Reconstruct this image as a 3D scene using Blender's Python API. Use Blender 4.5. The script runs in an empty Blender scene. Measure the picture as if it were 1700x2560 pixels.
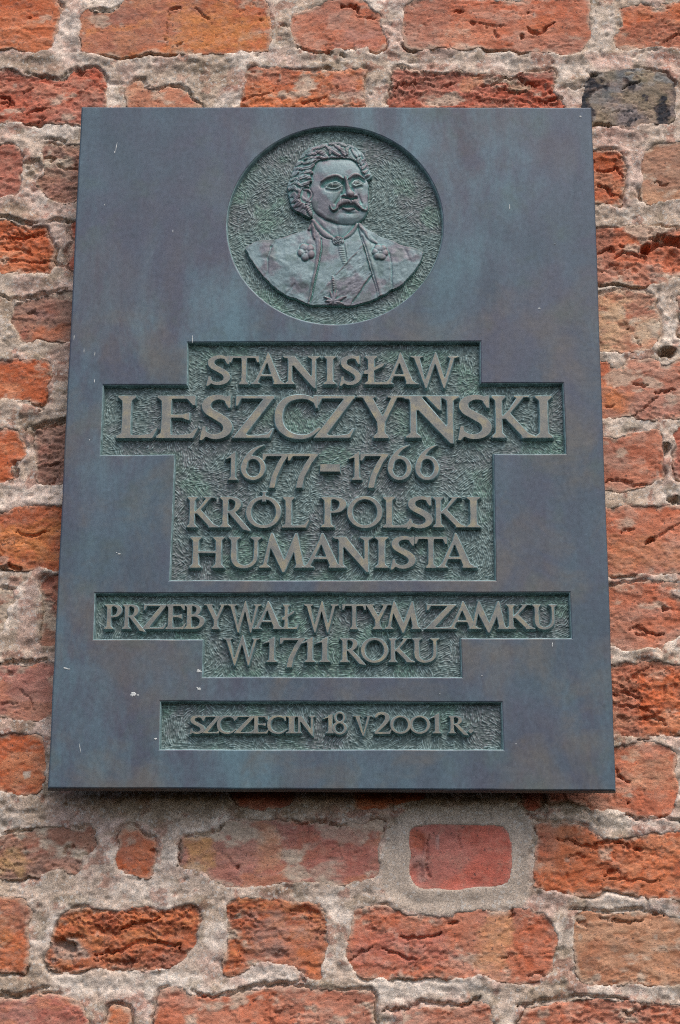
import bpy, math, random, time
import numpy as np
from mathutils import Vector, Matrix
from mathutils.geometry import tessellate_polygon

T0 = time.time()
scene = bpy.context.scene
PI = math.pi

# ------------------------------------------------------------------ camera
# the wall face is the plane y = 0, the plaque front the plane y = FRONT, both facing -y
W, H = 0.70, 0.9384          # plaque size in metres
CZ = 2.44                    # height of the plaque centre above the pavement
FRONT = -0.052
FOC = 4871.4                 # focal length in pixels of the 1700 x 2560 photograph
PITCH, YAW, ROLL = 0.295403, 0.010507, -0.006024
CAM = Vector((0.033898, FRONT - 2.394533, CZ - 0.840388))

def _rot(v, k, a):
    return v * math.cos(a) + k.cross(v) * math.sin(a) + k * k.dot(v) * (1 - math.cos(a))
_f, _u, _x = Vector((0, 1, 0)), Vector((0, 0, 1)), Vector((1, 0, 0))
_f, _x = _rot(_f, Vector((0, 0, 1)), YAW), _rot(_x, Vector((0, 0, 1)), YAW)
_f, _u = _rot(_f, _x, PITCH), _rot(_u, _x, PITCH)
_u, _x = _rot(_u, _f, ROLL), _rot(_x, _f, ROLL)
cam_data = bpy.data.cameras.new('camera')
cam = bpy.data.objects.new('camera', cam_data)
scene.collection.objects.link(cam)
cam.matrix_world = Matrix(((_x.x, _u.x, -_f.x, CAM.x), (_x.y, _u.y, -_f.y, CAM.y), (_x.z, _u.z, -_f.z, CAM.z), (0, 0, 0, 1)))
cam_data.sensor_fit = 'VERTICAL'
cam_data.sensor_height = 36.0
cam_data.lens = FOC / 2560 * 36.0
cam_data.clip_start, cam_data.clip_end = 0.05, 500
scene.camera = cam

# ------------------------------------------------------------------ overcast daylight
SUN_EL, SUN_AZ = math.radians(60), math.radians(152)    # azimuth clockwise from +y: in front of the wall, a little right
world = bpy.data.worlds.new('World')
scene.world = world
world.use_nodes = True
wn = world.node_tree
sky = wn.nodes.new('ShaderNodeTexSky')
sky.sky_type = 'NISHITA'
sky.sun_disc = False
sky.sun_elevation = SUN_EL
sky.sun_rotation = SUN_AZ
sky.air_density, sky.dust_density, sky.ozone_density = 1.0, 4.0, 1.0
bg = wn.nodes['Background']
bg.inputs['Strength'].default_value = 0.13
wn.links.new(sky.outputs['Color'], bg.inputs['Color'])
sun_data = bpy.data.lights.new('sun', 'SUN')
sun_data.energy = 1.0
sun_data.angle = math.radians(40)
sun_data.color = (1.0, 0.97, 0.93)
sun = bpy.data.objects.new('sun', sun_data)
scene.collection.objects.link(sun)
_d = Vector((math.sin(SUN_AZ) * math.cos(SUN_EL), math.cos(SUN_AZ) * math.cos(SUN_EL), math.sin(SUN_EL)))
sun.rotation_euler = _d.to_track_quat('Z', 'Y').to_euler()
sun.location = (0, -3, 6)
scene.view_settings.view_transform = 'Standard'
scene.view_settings.look = 'None'
scene.view_settings.gamma = 1
scene.cycles.use_denoising = False
scene.cycles.filter_width = 1.05
scene.view_settings.exposure = 0.75

# ------------------------------------------------------------------ mapping between photograph and planes
def at(px, py, Y=0.0):
    """point of the plane y = Y that the photograph shows at (px, py) -> world x, z (arrays too)"""
    a = (np.asarray(px, float) - 850) / FOC
    b = (1280 - np.asarray(py, float)) / FOC
    dx = _f.x + a * _x.x + b * _u.x
    dy = _f.y + a * _x.y + b * _u.y
    dz = _f.z + a * _x.z + b * _u.z
    t = (Y - CAM.y) / dy
    return CAM.x + t * dx, CAM.z + t * dz

def pix(x, z, Y):
    dx, dy, dz = x - CAM.x, Y - CAM.y, z - CAM.z
    w = dx * _f.x + dy * _f.y + dz * _f.z
    return 850 + FOC * (dx * _x.x + dy * _x.y + dz * _x.z) / w, 1280 - FOC * (dx * _u.x + dy * _u.y + dz * _u.z) / w

def poly_at(pts, Y=0.0):
    p = np.array(pts, float)
    x, z = at(p[:, 0], p[:, 1], Y)
    return np.stack([x, z], 1)

# ------------------------------------------------------------------ noise and shape fields (numpy)
def _hash(ix, iy, seed):
    h = (ix.astype(np.int64) * 374761393 + iy.astype(np.int64) * 668265263 + seed * 1442695041) & 0xffffffff
    h = ((h ^ (h >> 13)) * 1274126177) & 0xffffffff
    h = ((h ^ (h >> 16)) * 2246822519) & 0xffffffff
    h ^= h >> 15
    return (h & 0xffffff) / 16777215.0 * 2 - 1

def vnoise(x, y, seed=0):
    ix, iy = np.floor(x), np.floor(y)
    fx, fy = x - ix, y - iy
    ux, uy = fx * fx * fx * (fx * (fx * 6 - 15) + 10), fy * fy * fy * (fy * (fy * 6 - 15) + 10)
    a, b = _hash(ix, iy, seed), _hash(ix + 1, iy, seed)
    c, d = _hash(ix, iy + 1, seed), _hash(ix + 1, iy + 1, seed)
    return (a + (b - a) * ux) * (1 - uy) + (c + (d - c) * ux) * uy

def fbm(x, y, octaves=4, seed=0, gain=0.5):
    s, a, t = 0, 1.0, 0.0
    for k in range(octaves):
        s = s + a * vnoise(x * 2.03 ** k + 17.3 * k, y * 2.03 ** k - 9.1 * k, seed + k * 31)
        t += a
        a *= gain
    return s / t * 1.6

def sm(a, b, x):
    t = np.clip((x - a) / (b - a), 0, 1)
    return t * t * (3 - 2 * t)

def poly_sdf(X, Y, P):
    """signed distance to polygon P, negative inside"""
    d2 = np.full(X.shape, 1e18)
    ins = np.zeros(X.shape, bool)
    n = len(P)
    for i in range(n):
        ax, ay = P[i]; bx, by = P[(i + 1) % n]
        ex, ey = bx - ax, by - ay
        wx, wy = X - ax, Y - ay
        t = np.clip((wx * ex + wy * ey) / max(ex * ex + ey * ey, 1e-18), 0, 1)
        d2 = np.minimum(d2, (wx - t * ex) ** 2 + (wy - t * ey) ** 2)
        if ay != by:
            c = (ay > Y) != (by > Y)
            ins ^= c & (X < (Y - ay) * ex / ey + ax)
    d = np.sqrt(d2)
    return np.where(ins, -d, d)

def line_dist(X, Y, P):
    d2 = np.full(X.shape, 1e18); tt = np.zeros(X.shape)
    n = len(P) - 1
    for i in range(n):
        ax, ay = P[i][:2]; bx, by = P[i + 1][:2]
        ex, ey = bx - ax, by - ay
        t = np.clip(((X - ax) * ex + (Y - ay) * ey) / max(ex * ex + ey * ey, 1e-18), 0, 1)
        q = (X - ax - t * ex) ** 2 + (Y - ay - t * ey) ** 2
        m = q < d2
        d2 = np.where(m, q, d2); tt = np.where(m, (i + t) / n, tt)
    return np.sqrt(d2), tt

def chaikin(P, k=1):
    P = np.asarray(P, float)
    for _ in range(k):
        Q = np.roll(P, -1, 0)
        P = np.stack([P * .78 + Q * .22, P * .22 + Q * .78], 1).reshape(-1, 2)
    return P

def srgb(r, g, b):
    c = np.array([r, g, b], float) / 255
    return np.where(c <= 0.04045, c / 12.92, ((c + 0.055) / 1.055) ** 2.4)

def mixc(a, b, t):
    return a * (1 - t[..., None]) + b * t[..., None]

# ------------------------------------------------------------------ object helpers
col = scene.collection
def tag(o, label=None, cat=None, group=None, kind=None):
    if label: o['label'] = label
    if cat: o['category'] = cat
    if group: o['group'] = group
    if kind: o['kind'] = kind
    return o

def empty(name, loc):
    o = bpy.data.objects.new(name, None)
    o.empty_display_size = 0.1
    o.location = loc
    col.objects.link(o)
    return o

def link(name, me, mat, parent, loc=None):
    """link a mesh whose coordinates are world coordinates, with its origin moved to loc"""
    o = bpy.data.objects.new(name, me)
    if loc is not None:
        me.transform(Matrix.Translation(-Vector(loc)))
        o.location = loc
    col.objects.link(o)
    if mat: me.materials.append(mat)
    if parent:
        o.parent = parent
        o.location = (Vector(loc) if loc is not None else Vector((0, 0, 0))) - parent_world(parent)
    return o

def parent_world(p):
    v = Vector(p.location)
    while p.parent:
        p = p.parent
        v += Vector(p.location)
    return v

def mesh_from(name, verts, faces_flat, n_per, colors=None, smooth=True):
    me = bpy.data.meshes.new(name)
    nv, nf = len(verts), len(faces_flat) // n_per
    me.vertices.add(nv)
    me.vertices.foreach_set('co', np.asarray(verts, np.float32).ravel())
    me.loops.add(nf * n_per)
    me.loops.foreach_set('vertex_index', np.asarray(faces_flat, np.int32))
    me.polygons.add(nf)
    me.polygons.foreach_set('loop_start', np.arange(0, nf * n_per, n_per, dtype=np.int32))
    me.update(calc_edges=True)
    if smooth:
        me.polygons.foreach_set('use_smooth', np.ones(nf, bool))
    if colors is not None:
        at_ = me.color_attributes.new('tint', 'FLOAT_COLOR', 'POINT')
        c = np.ones((nv, 4), np.float32)
        c[:, :colors.shape[1]] = colors
        at_.data.foreach_set('color', c.ravel())
    return me

def grid_mesh(name, X, Z, Yv, keep, colors=None):
    """height field as a mesh: X, Z, Yv 2-D arrays (rows along z), keep = mask of vertices"""
    cell = keep[:-1, :-1] & keep[1:, :-1] & keep[:-1, 1:] & keep[1:, 1:]
    n, m = X.shape
    idx = np.arange(n * m).reshape(n, m)
    a, b, c, d = idx[:-1, :-1][cell], idx[:-1, 1:][cell], idx[1:, 1:][cell], idx[1:, :-1][cell]
    F = np.stack([a, b, c, d], 1)
    used = np.zeros(n * m, bool); used[F.ravel()] = True
    remap = np.cumsum(used) - 1
    V = np.stack([X.ravel(), Yv.ravel(), Z.ravel()], 1)[used]
    C = colors.reshape(-1, colors.shape[-1])[used] if colors is not None else None
    return mesh_from(name, V, remap[F].ravel(), 4, C)

def grid(x0, x1, z0, z1, g):
    xs = np.arange(math.floor(x0 / g), math.ceil(x1 / g) + 1) * g
    zs = np.arange(math.floor(z0 / g), math.ceil(z1 / g) + 1) * g
    return np.meshgrid(xs, zs)

def orient(P, ccw=True):
    A = 0.5 * sum(P[i][0] * P[(i + 1) % len(P)][1] - P[(i + 1) % len(P)][0] * P[i][1] for i in range(len(P)))
    P = np.asarray(P, float)
    return P if (A > 0) == ccw else P[::-1]

def offset_loop(P, d):
    """move a loop inwards (solid side) by d; solid lies to the left of its direction"""
    A, B, C = np.roll(P, 1, 0), P, np.roll(P, -1, 0)
    e1, e2 = B - A, C - B
    e1 /= np.linalg.norm(e1, axis=1)[:, None] + 1e-12
    e2 /= np.linalg.norm(e2, axis=1)[:, None] + 1e-12
    n1 = np.stack([-e1[:, 1], e1[:, 0]], 1); n2 = np.stack([-e2[:, 1], e2[:, 0]], 1)
    k = n1 + n2
    k /= np.maximum((k * k).sum(1) / 2, 0.5)[:, None]
    return P + k * d

def profile_solid(name, loops, profile, back=None):
    """loops: first outer (ccw) then holes (cw), in x,z; profile: list of (inset, y) from front to back.
    front cap at profile[0]"""
    V, F = [], []
    rings0 = []
    for L in loops:
        base = len(V)
        n = len(L)
        for ins, y in profile:
            Q = offset_loop(L, ins)
            V += [(q[0], y, q[1]) for q in Q]
        rings0.append((base, n))
        for k in range(len(profile) - 1):
            for i in range(n):
                j = (i + 1) % n
                F.append((base + k * n + i, base + (k + 1) * n + i, base + (k + 1) * n + j, base + k * n + j))
    tris = tessellate_polygon([[Vector((V[b + i][0], V[b + i][2], 0)) for i in range(n)] for b, n in rings0])
    flat = [b + i for b, n in rings0 for i in range(n)]
    nf0 = len(F)
    for t in tris:
        a, b, c = [flat[q] for q in t]
        pa, pb, pc = V[a], V[b], V[c]
        cr = (pb[0] - pa[0]) * (pc[2] - pa[2]) - (pc[0] - pa[0]) * (pb[2] - pa[2])
        if abs(cr) < 1e-14: continue
        F.append((a, b, c) if cr > 0 else (a, c, b))      # seen from -y, x right and z up: counter-clockwise faces the viewer
    # a stroke thinner than twice the inset folds over: the caller may then ask again with a smaller inset
    want = sum(0.5 * sum(V[b + i][0] * V[b + (i + 1) % n][2] - V[b + (i + 1) % n][0] * V[b + i][2] for i in range(n)) for b, n in rings0)
    got = 0.0
    for f in F[nf0:]:
        pa, pb, pc = V[f[0]], V[f[1]], V[f[2]]
        got += 0.5 * ((pb[0] - pa[0]) * (pc[2] - pa[2]) - (pc[0] - pa[0]) * (pb[2] - pa[2]))
    me = bpy.data.meshes.new(name)
    me.from_pydata(V, [], F)
    me.update()
    me['cap_error'] = abs(got - want) / max(abs(want), 1e-12)
    return me

# ------------------------------------------------------------------ materials
def new_mat(name):
    m = bpy.data.materials.new(name)
    m.use_nodes = True
    nt = m.node_tree
    return m, nt, nt.nodes['Principled BSDF']

def N(nt, kind, **kw):
    n = nt.nodes.new(kind)
    for k, v in kw.items():
        if k in n.inputs.keys(): n.inputs[k].default_value = v
        else: setattr(n, k, v)
    return n

def noise(nt, vec, scale, detail=4, rough=0.55, dist=0.0):
    n = N(nt, 'ShaderNodeTexNoise', Scale=scale, Detail=detail, Roughness=rough, Distortion=dist)
    nt.links.new(vec, n.inputs['Vector'])
    return n.outputs['Fac']

def ramp(nt, fac, stops):
    r = nt.nodes.new('ShaderNodeValToRGB')
    e = r.color_ramp.elements
    while len(e) < len(stops): e.new(0.5)
    for k, (p, c) in enumerate(stops):
        e[k].position = p
        e[k].color = (*c, 1) if len(c) == 3 else c
    nt.links.new(fac, r.inputs['Fac'])
    return r.outputs['Color']

def mix(nt, a, b, fac, mode='MIX'):
    m = nt.nodes.new('ShaderNodeMix')
    m.data_type = 'RGBA'; m.blend_type = mode; m.clamp_factor = True
    for sock, v in ((m.inputs[6], a), (m.inputs[7], b), (m.inputs[0], fac)):
        if isinstance(v, (int, float)): sock.default_value = v
        elif isinstance(v, (tuple, list, np.ndarray)): sock.default_value = (*[float(q) for q in v[:3]], 1)
        else: nt.links.new(v, sock)
    return m.outputs[2]

def pos_vec(nt, scale=(1, 1, 1)):
    g = nt.nodes.new('ShaderNodeNewGeometry')
    mp = nt.nodes.new('ShaderNodeMapping')
    mp.inputs['Scale'].default_value = scale
    nt.links.new(g.outputs['Position'], mp.inputs['Vector'])
    return mp.outputs['Vector']

def bump(nt, height, strength, dist, normal=None):
    b = nt.nodes.new('ShaderNodeBump')
    b.inputs['Strength'].default_value = strength
    b.inputs['Distance'].default_value = dist
    nt.links.new(height, b.inputs['Height'])
    if normal: nt.links.new(normal, b.inputs['Normal'])
    return b.outputs['Normal']

def g3(v): return (v, v, v)

def make_brick_mat():
    m, nt, p = new_mat('weathered_brick')
    a = N(nt, 'ShaderNodeAttribute', attribute_name='tint')
    v = pos_vec(nt, (1, 1, 2.0)); vi = pos_vec(nt)
    fine = ramp(nt, noise(nt, v, 330, 6, 0.75), [(0.30, g3(0.62)), (0.5, g3(1.0)), (0.70, g3(1.3))])
    c = mix(nt, a.outputs['Color'], fine, 1.0, 'MULTIPLY')
    dust = ramp(nt, noise(nt, vi, 60, 7, 0.7), [(0.48, g3(0)), (0.75, g3(0.45))])
    c = mix(nt, c, (0.50, 0.33, 0.24), dust)
    speck = ramp(nt, noise(nt, vi, 260, 3, 0.5), [(0.64, g3(0)), (0.70, g3(0.75))])
    c = mix(nt, c, (0.10, 0.06, 0.05), speck)
    nt.links.new(c, p.inputs['Base Color'])
    p.inputs['Roughness'].default_value = 0.85
    p.inputs['Specular IOR Level'].default_value = 0.3
    n1 = bump(nt, noise(nt, v, 210, 7, 0.7), 0.65, 0.0014)
    n2 = bump(nt, noise(nt, vi, 900, 3, 0.6), 0.5, 0.0006, n1)
    nt.links.new(n2, p.inputs['Normal'])
    return m

def make_mortar_mat():
    m, nt, p = new_mat('lime_mortar')
    a = N(nt, 'ShaderNodeAttribute', attribute_name='tint')
    vi = pos_vec(nt)
    f1 = ramp(nt, noise(nt, vi, 520, 3, 0.7), [(0.33, g3(0.66)), (0.5, g3(1.0)), (0.68, g3(1.34))])
    c = mix(nt, a.outputs['Color'], f1, 1.0, 'MULTIPLY')
    vo = N(nt, 'ShaderNodeTexVoronoi', Scale=330.0)
    nt.links.new(vi, vo.inputs['Vector'])
    gr = ramp(nt, vo.outputs['Color'], [(0.0, g3(0)), (0.72, g3(0)), (0.85, g3(0.55))])
    c = mix(nt, c, (0.60, 0.56, 0.50), gr)
    vo2 = N(nt, 'ShaderNodeTexVoronoi', Scale=240.0)
    nt.links.new(vi, vo2.inputs['Vector'])
    gr2 = ramp(nt, vo2.outputs['Color'], [(0.0, g3(0.4)), (0.08, g3(0.4)), (0.14, g3(0))])
    c = mix(nt, c, (0.12, 0.10, 0.085), gr2)
    nt.links.new(c, p.inputs['Base Color'])
    p.inputs['Roughness'].default_value = 0.95
    p.inputs['Specular IOR Level'].default_value = 0.2
    n1 = bump(nt, noise(nt, vi, 420, 5, 0.7), 0.5, 0.0016)
    n2 = bump(nt, noise(nt, vi, 1000, 2, 0.6), 0.6, 0.0008, n1)
    nt.links.new(n2, p.inputs['Normal'])
    return m

def make_plate_mat():
    m, nt, p = new_mat('patinated_bronze')
    v = pos_vec(nt)
    vs = pos_vec(nt, (1, 1, 0.34))                     # vertical run-off streaks
    big = noise(nt, pos_vec(nt, (1, 1, 0.8)), 7.0, 5, 0.6, 0.4)
    c = ramp(nt, big, [(0.30, srgb(70, 83, 93)), (0.44, srgb(75, 85, 96)), (0.54, srgb(78, 82, 94)), (0.66, srgb(84, 84, 91))])
    teal = ramp(nt, noise(nt, vs, 17.0, 8, 0.66, 0.3), [(0.42, g3(0)), (0.66, g3(0.72))])
    zmask = ramp(nt, noise(nt, pos_vec(nt, (1, 1, 0.7)), 4.3, 3, 0.5), [(0.40, g3(0.15)), (0.60, g3(0.9))])
    c = mix(nt, c, srgb(94, 124, 132), mix(nt, teal, zmask, 1.0, 'MULTIPLY'))
    brown = ramp(nt, noise(nt, v, 11.0, 6, 0.6, 0.5), [(0.47, g3(0)), (0.66, g3(0.6))])
    # brown wears through round the inscription, in the lower two thirds of the plate
    g = nt.nodes.new('ShaderNodeNewGeometry')
    sx = nt.nodes.new('ShaderNodeSeparateXYZ'); nt.links.new(g.outputs['Position'], sx.inputs[0])
    mr = N(nt, 'ShaderNodeMapRange'); mr.inputs['From Min'].default_value = CZ + 0.32; mr.inputs['From Max'].default_value = CZ + 0.08; mr.inputs['To Min'].default_value = 0.1
    nt.links.new(sx.outputs['Z'], mr.inputs['Value'])
    c = mix(nt, c, srgb(104, 98, 88), mix(nt, brown, mr.outputs['Result'], 1.0, 'MULTIPLY'))
    ol = ramp(nt, noise(nt, v, 16.0, 4, 0.6), [(0.56, g3(0)), (0.72, g3(0.4))])
    c = mix(nt, c, srgb(78, 92, 84), ol)
    fine = ramp(nt, noise(nt, pos_vec(nt, (1, 1, 0.6)), 230.0, 5, 0.75), [(0.3, g3(0.86)), (0.5, g3(1.0)), (0.72, g3(1.15))])
    c = mix(nt, c, fine, 1.0, 'MULTIPLY')
    cloth = ramp(nt, noise(nt, v, 150.0, 5, 0.7), [(0.35, g3(0.88)), (0.65, g3(1.12))])
    c = mix(nt, c, cloth, 1.0, 'MULTIPLY')
    nt.links.new(c, p.inputs['Base Color'])
    p.inputs['Metallic'].default_value = 0.2
    rr = ramp(nt, noise(nt, vs, 30.0, 5, 0.6), [(0.3, g3(0.42)), (0.7, g3(0.62))])
    nt.links.new(rr, p.inputs['Roughness'])
    p.inputs['Specular IOR Level'].default_value = 0.4
    n1 = bump(nt, noise(nt, v, 9.0, 2, 0.5), 0.25, 0.004)
    n2 = bump(nt, noise(nt, v, 420, 4, 0.6), 0.15, 0.0004, n1)
    nt.links.new(n2, p.inputs['Normal'])
    return m

def make_letter_mats():
    m, nt, p = new_mat('worn_bronze')
    v = pos_vec(nt)
    c = ramp(nt, noise(nt, v, 60.0, 5, 0.65), [(0.30, srgb(102, 106, 104)), (0.5, srgb(124, 122, 113)), (0.66, srgb(144, 136, 112))])
    f = ramp(nt, noise(nt, v, 600.0, 3, 0.6), [(0.3, g3(0.85)), (0.7, g3(1.15))])
    c = mix(nt, c, f, 1.0, 'MULTIPLY')
    nt.links.new(c, p.inputs['Base Color'])
    p.inputs['Metallic'].default_value = 0.3
    p.inputs['Roughness'].default_value = 0.5
    nt.links.new(bump(nt, noise(nt, v, 350, 4, 0.6), 0.3, 0.0004), p.inputs['Normal'])
    s, nt, p = new_mat('verdigris_edge')
    v = pos_vec(nt)
    c = ramp(nt, noise(nt, v, 90.0, 5, 0.65), [(0.30, srgb(88, 108, 106)), (0.5, srgb(120, 146, 146)), (0.66, srgb(150, 174, 176))])
    nt.links.new(c, p.inputs['Base Color'])
    p.inputs['Metallic'].default_value = 0.15
    p.inputs['Roughness'].default_value = 0.55
    nt.links.new(bump(nt, noise(nt, v, 500, 4, 0.6), 0.3, 0.0004), p.inputs['Normal'])
    return m, s

def make_tint_bronze(name, metallic, rough, bstr):
    m, nt, p = new_mat(name)
    a = N(nt, 'ShaderNodeAttribute', attribute_name='tint')
    v = pos_vec(nt)
    f = ramp(nt, noise(nt, v, 500.0, 4, 0.7), [(0.3, g3(0.78)), (0.7, g3(1.22))])
    c = mix(nt, a.outputs['Color'], f, 1.0, 'MULTIPLY')
    nt.links.new(c, p.inputs['Base Color'])
    p.inputs['Metallic'].default_value = metallic
    p.inputs['Roughness'].default_value = rough
    nt.links.new(bump(nt, noise(nt, v, 600, 4, 0.6), bstr, 0.0006), p.inputs['Normal'])
    return m

BRICK, MORTAR, PLATE = make_brick_mat(), make_mortar_mat(), make_plate_mat()
WORN, VERD = make_letter_mats()
GROUND = make_tint_bronze('chiselled_verdigris', 0.1, 0.6, 0.3)
RELIEF = make_tint_bronze('relief_bronze', 0.15, 0.55, 0.3)
m_, nt_, p_ = new_mat('dried_dropping')
nt_.links.new(ramp(nt_, noise(nt_, pos_vec(nt_), 500, 3), [(0.3, srgb(170, 175, 170)), (0.7, srgb(215, 215, 210))]), p_.inputs['Base Color'])
p_.inputs['Roughness'].default_value = 0.9
DROP = m_

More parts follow.
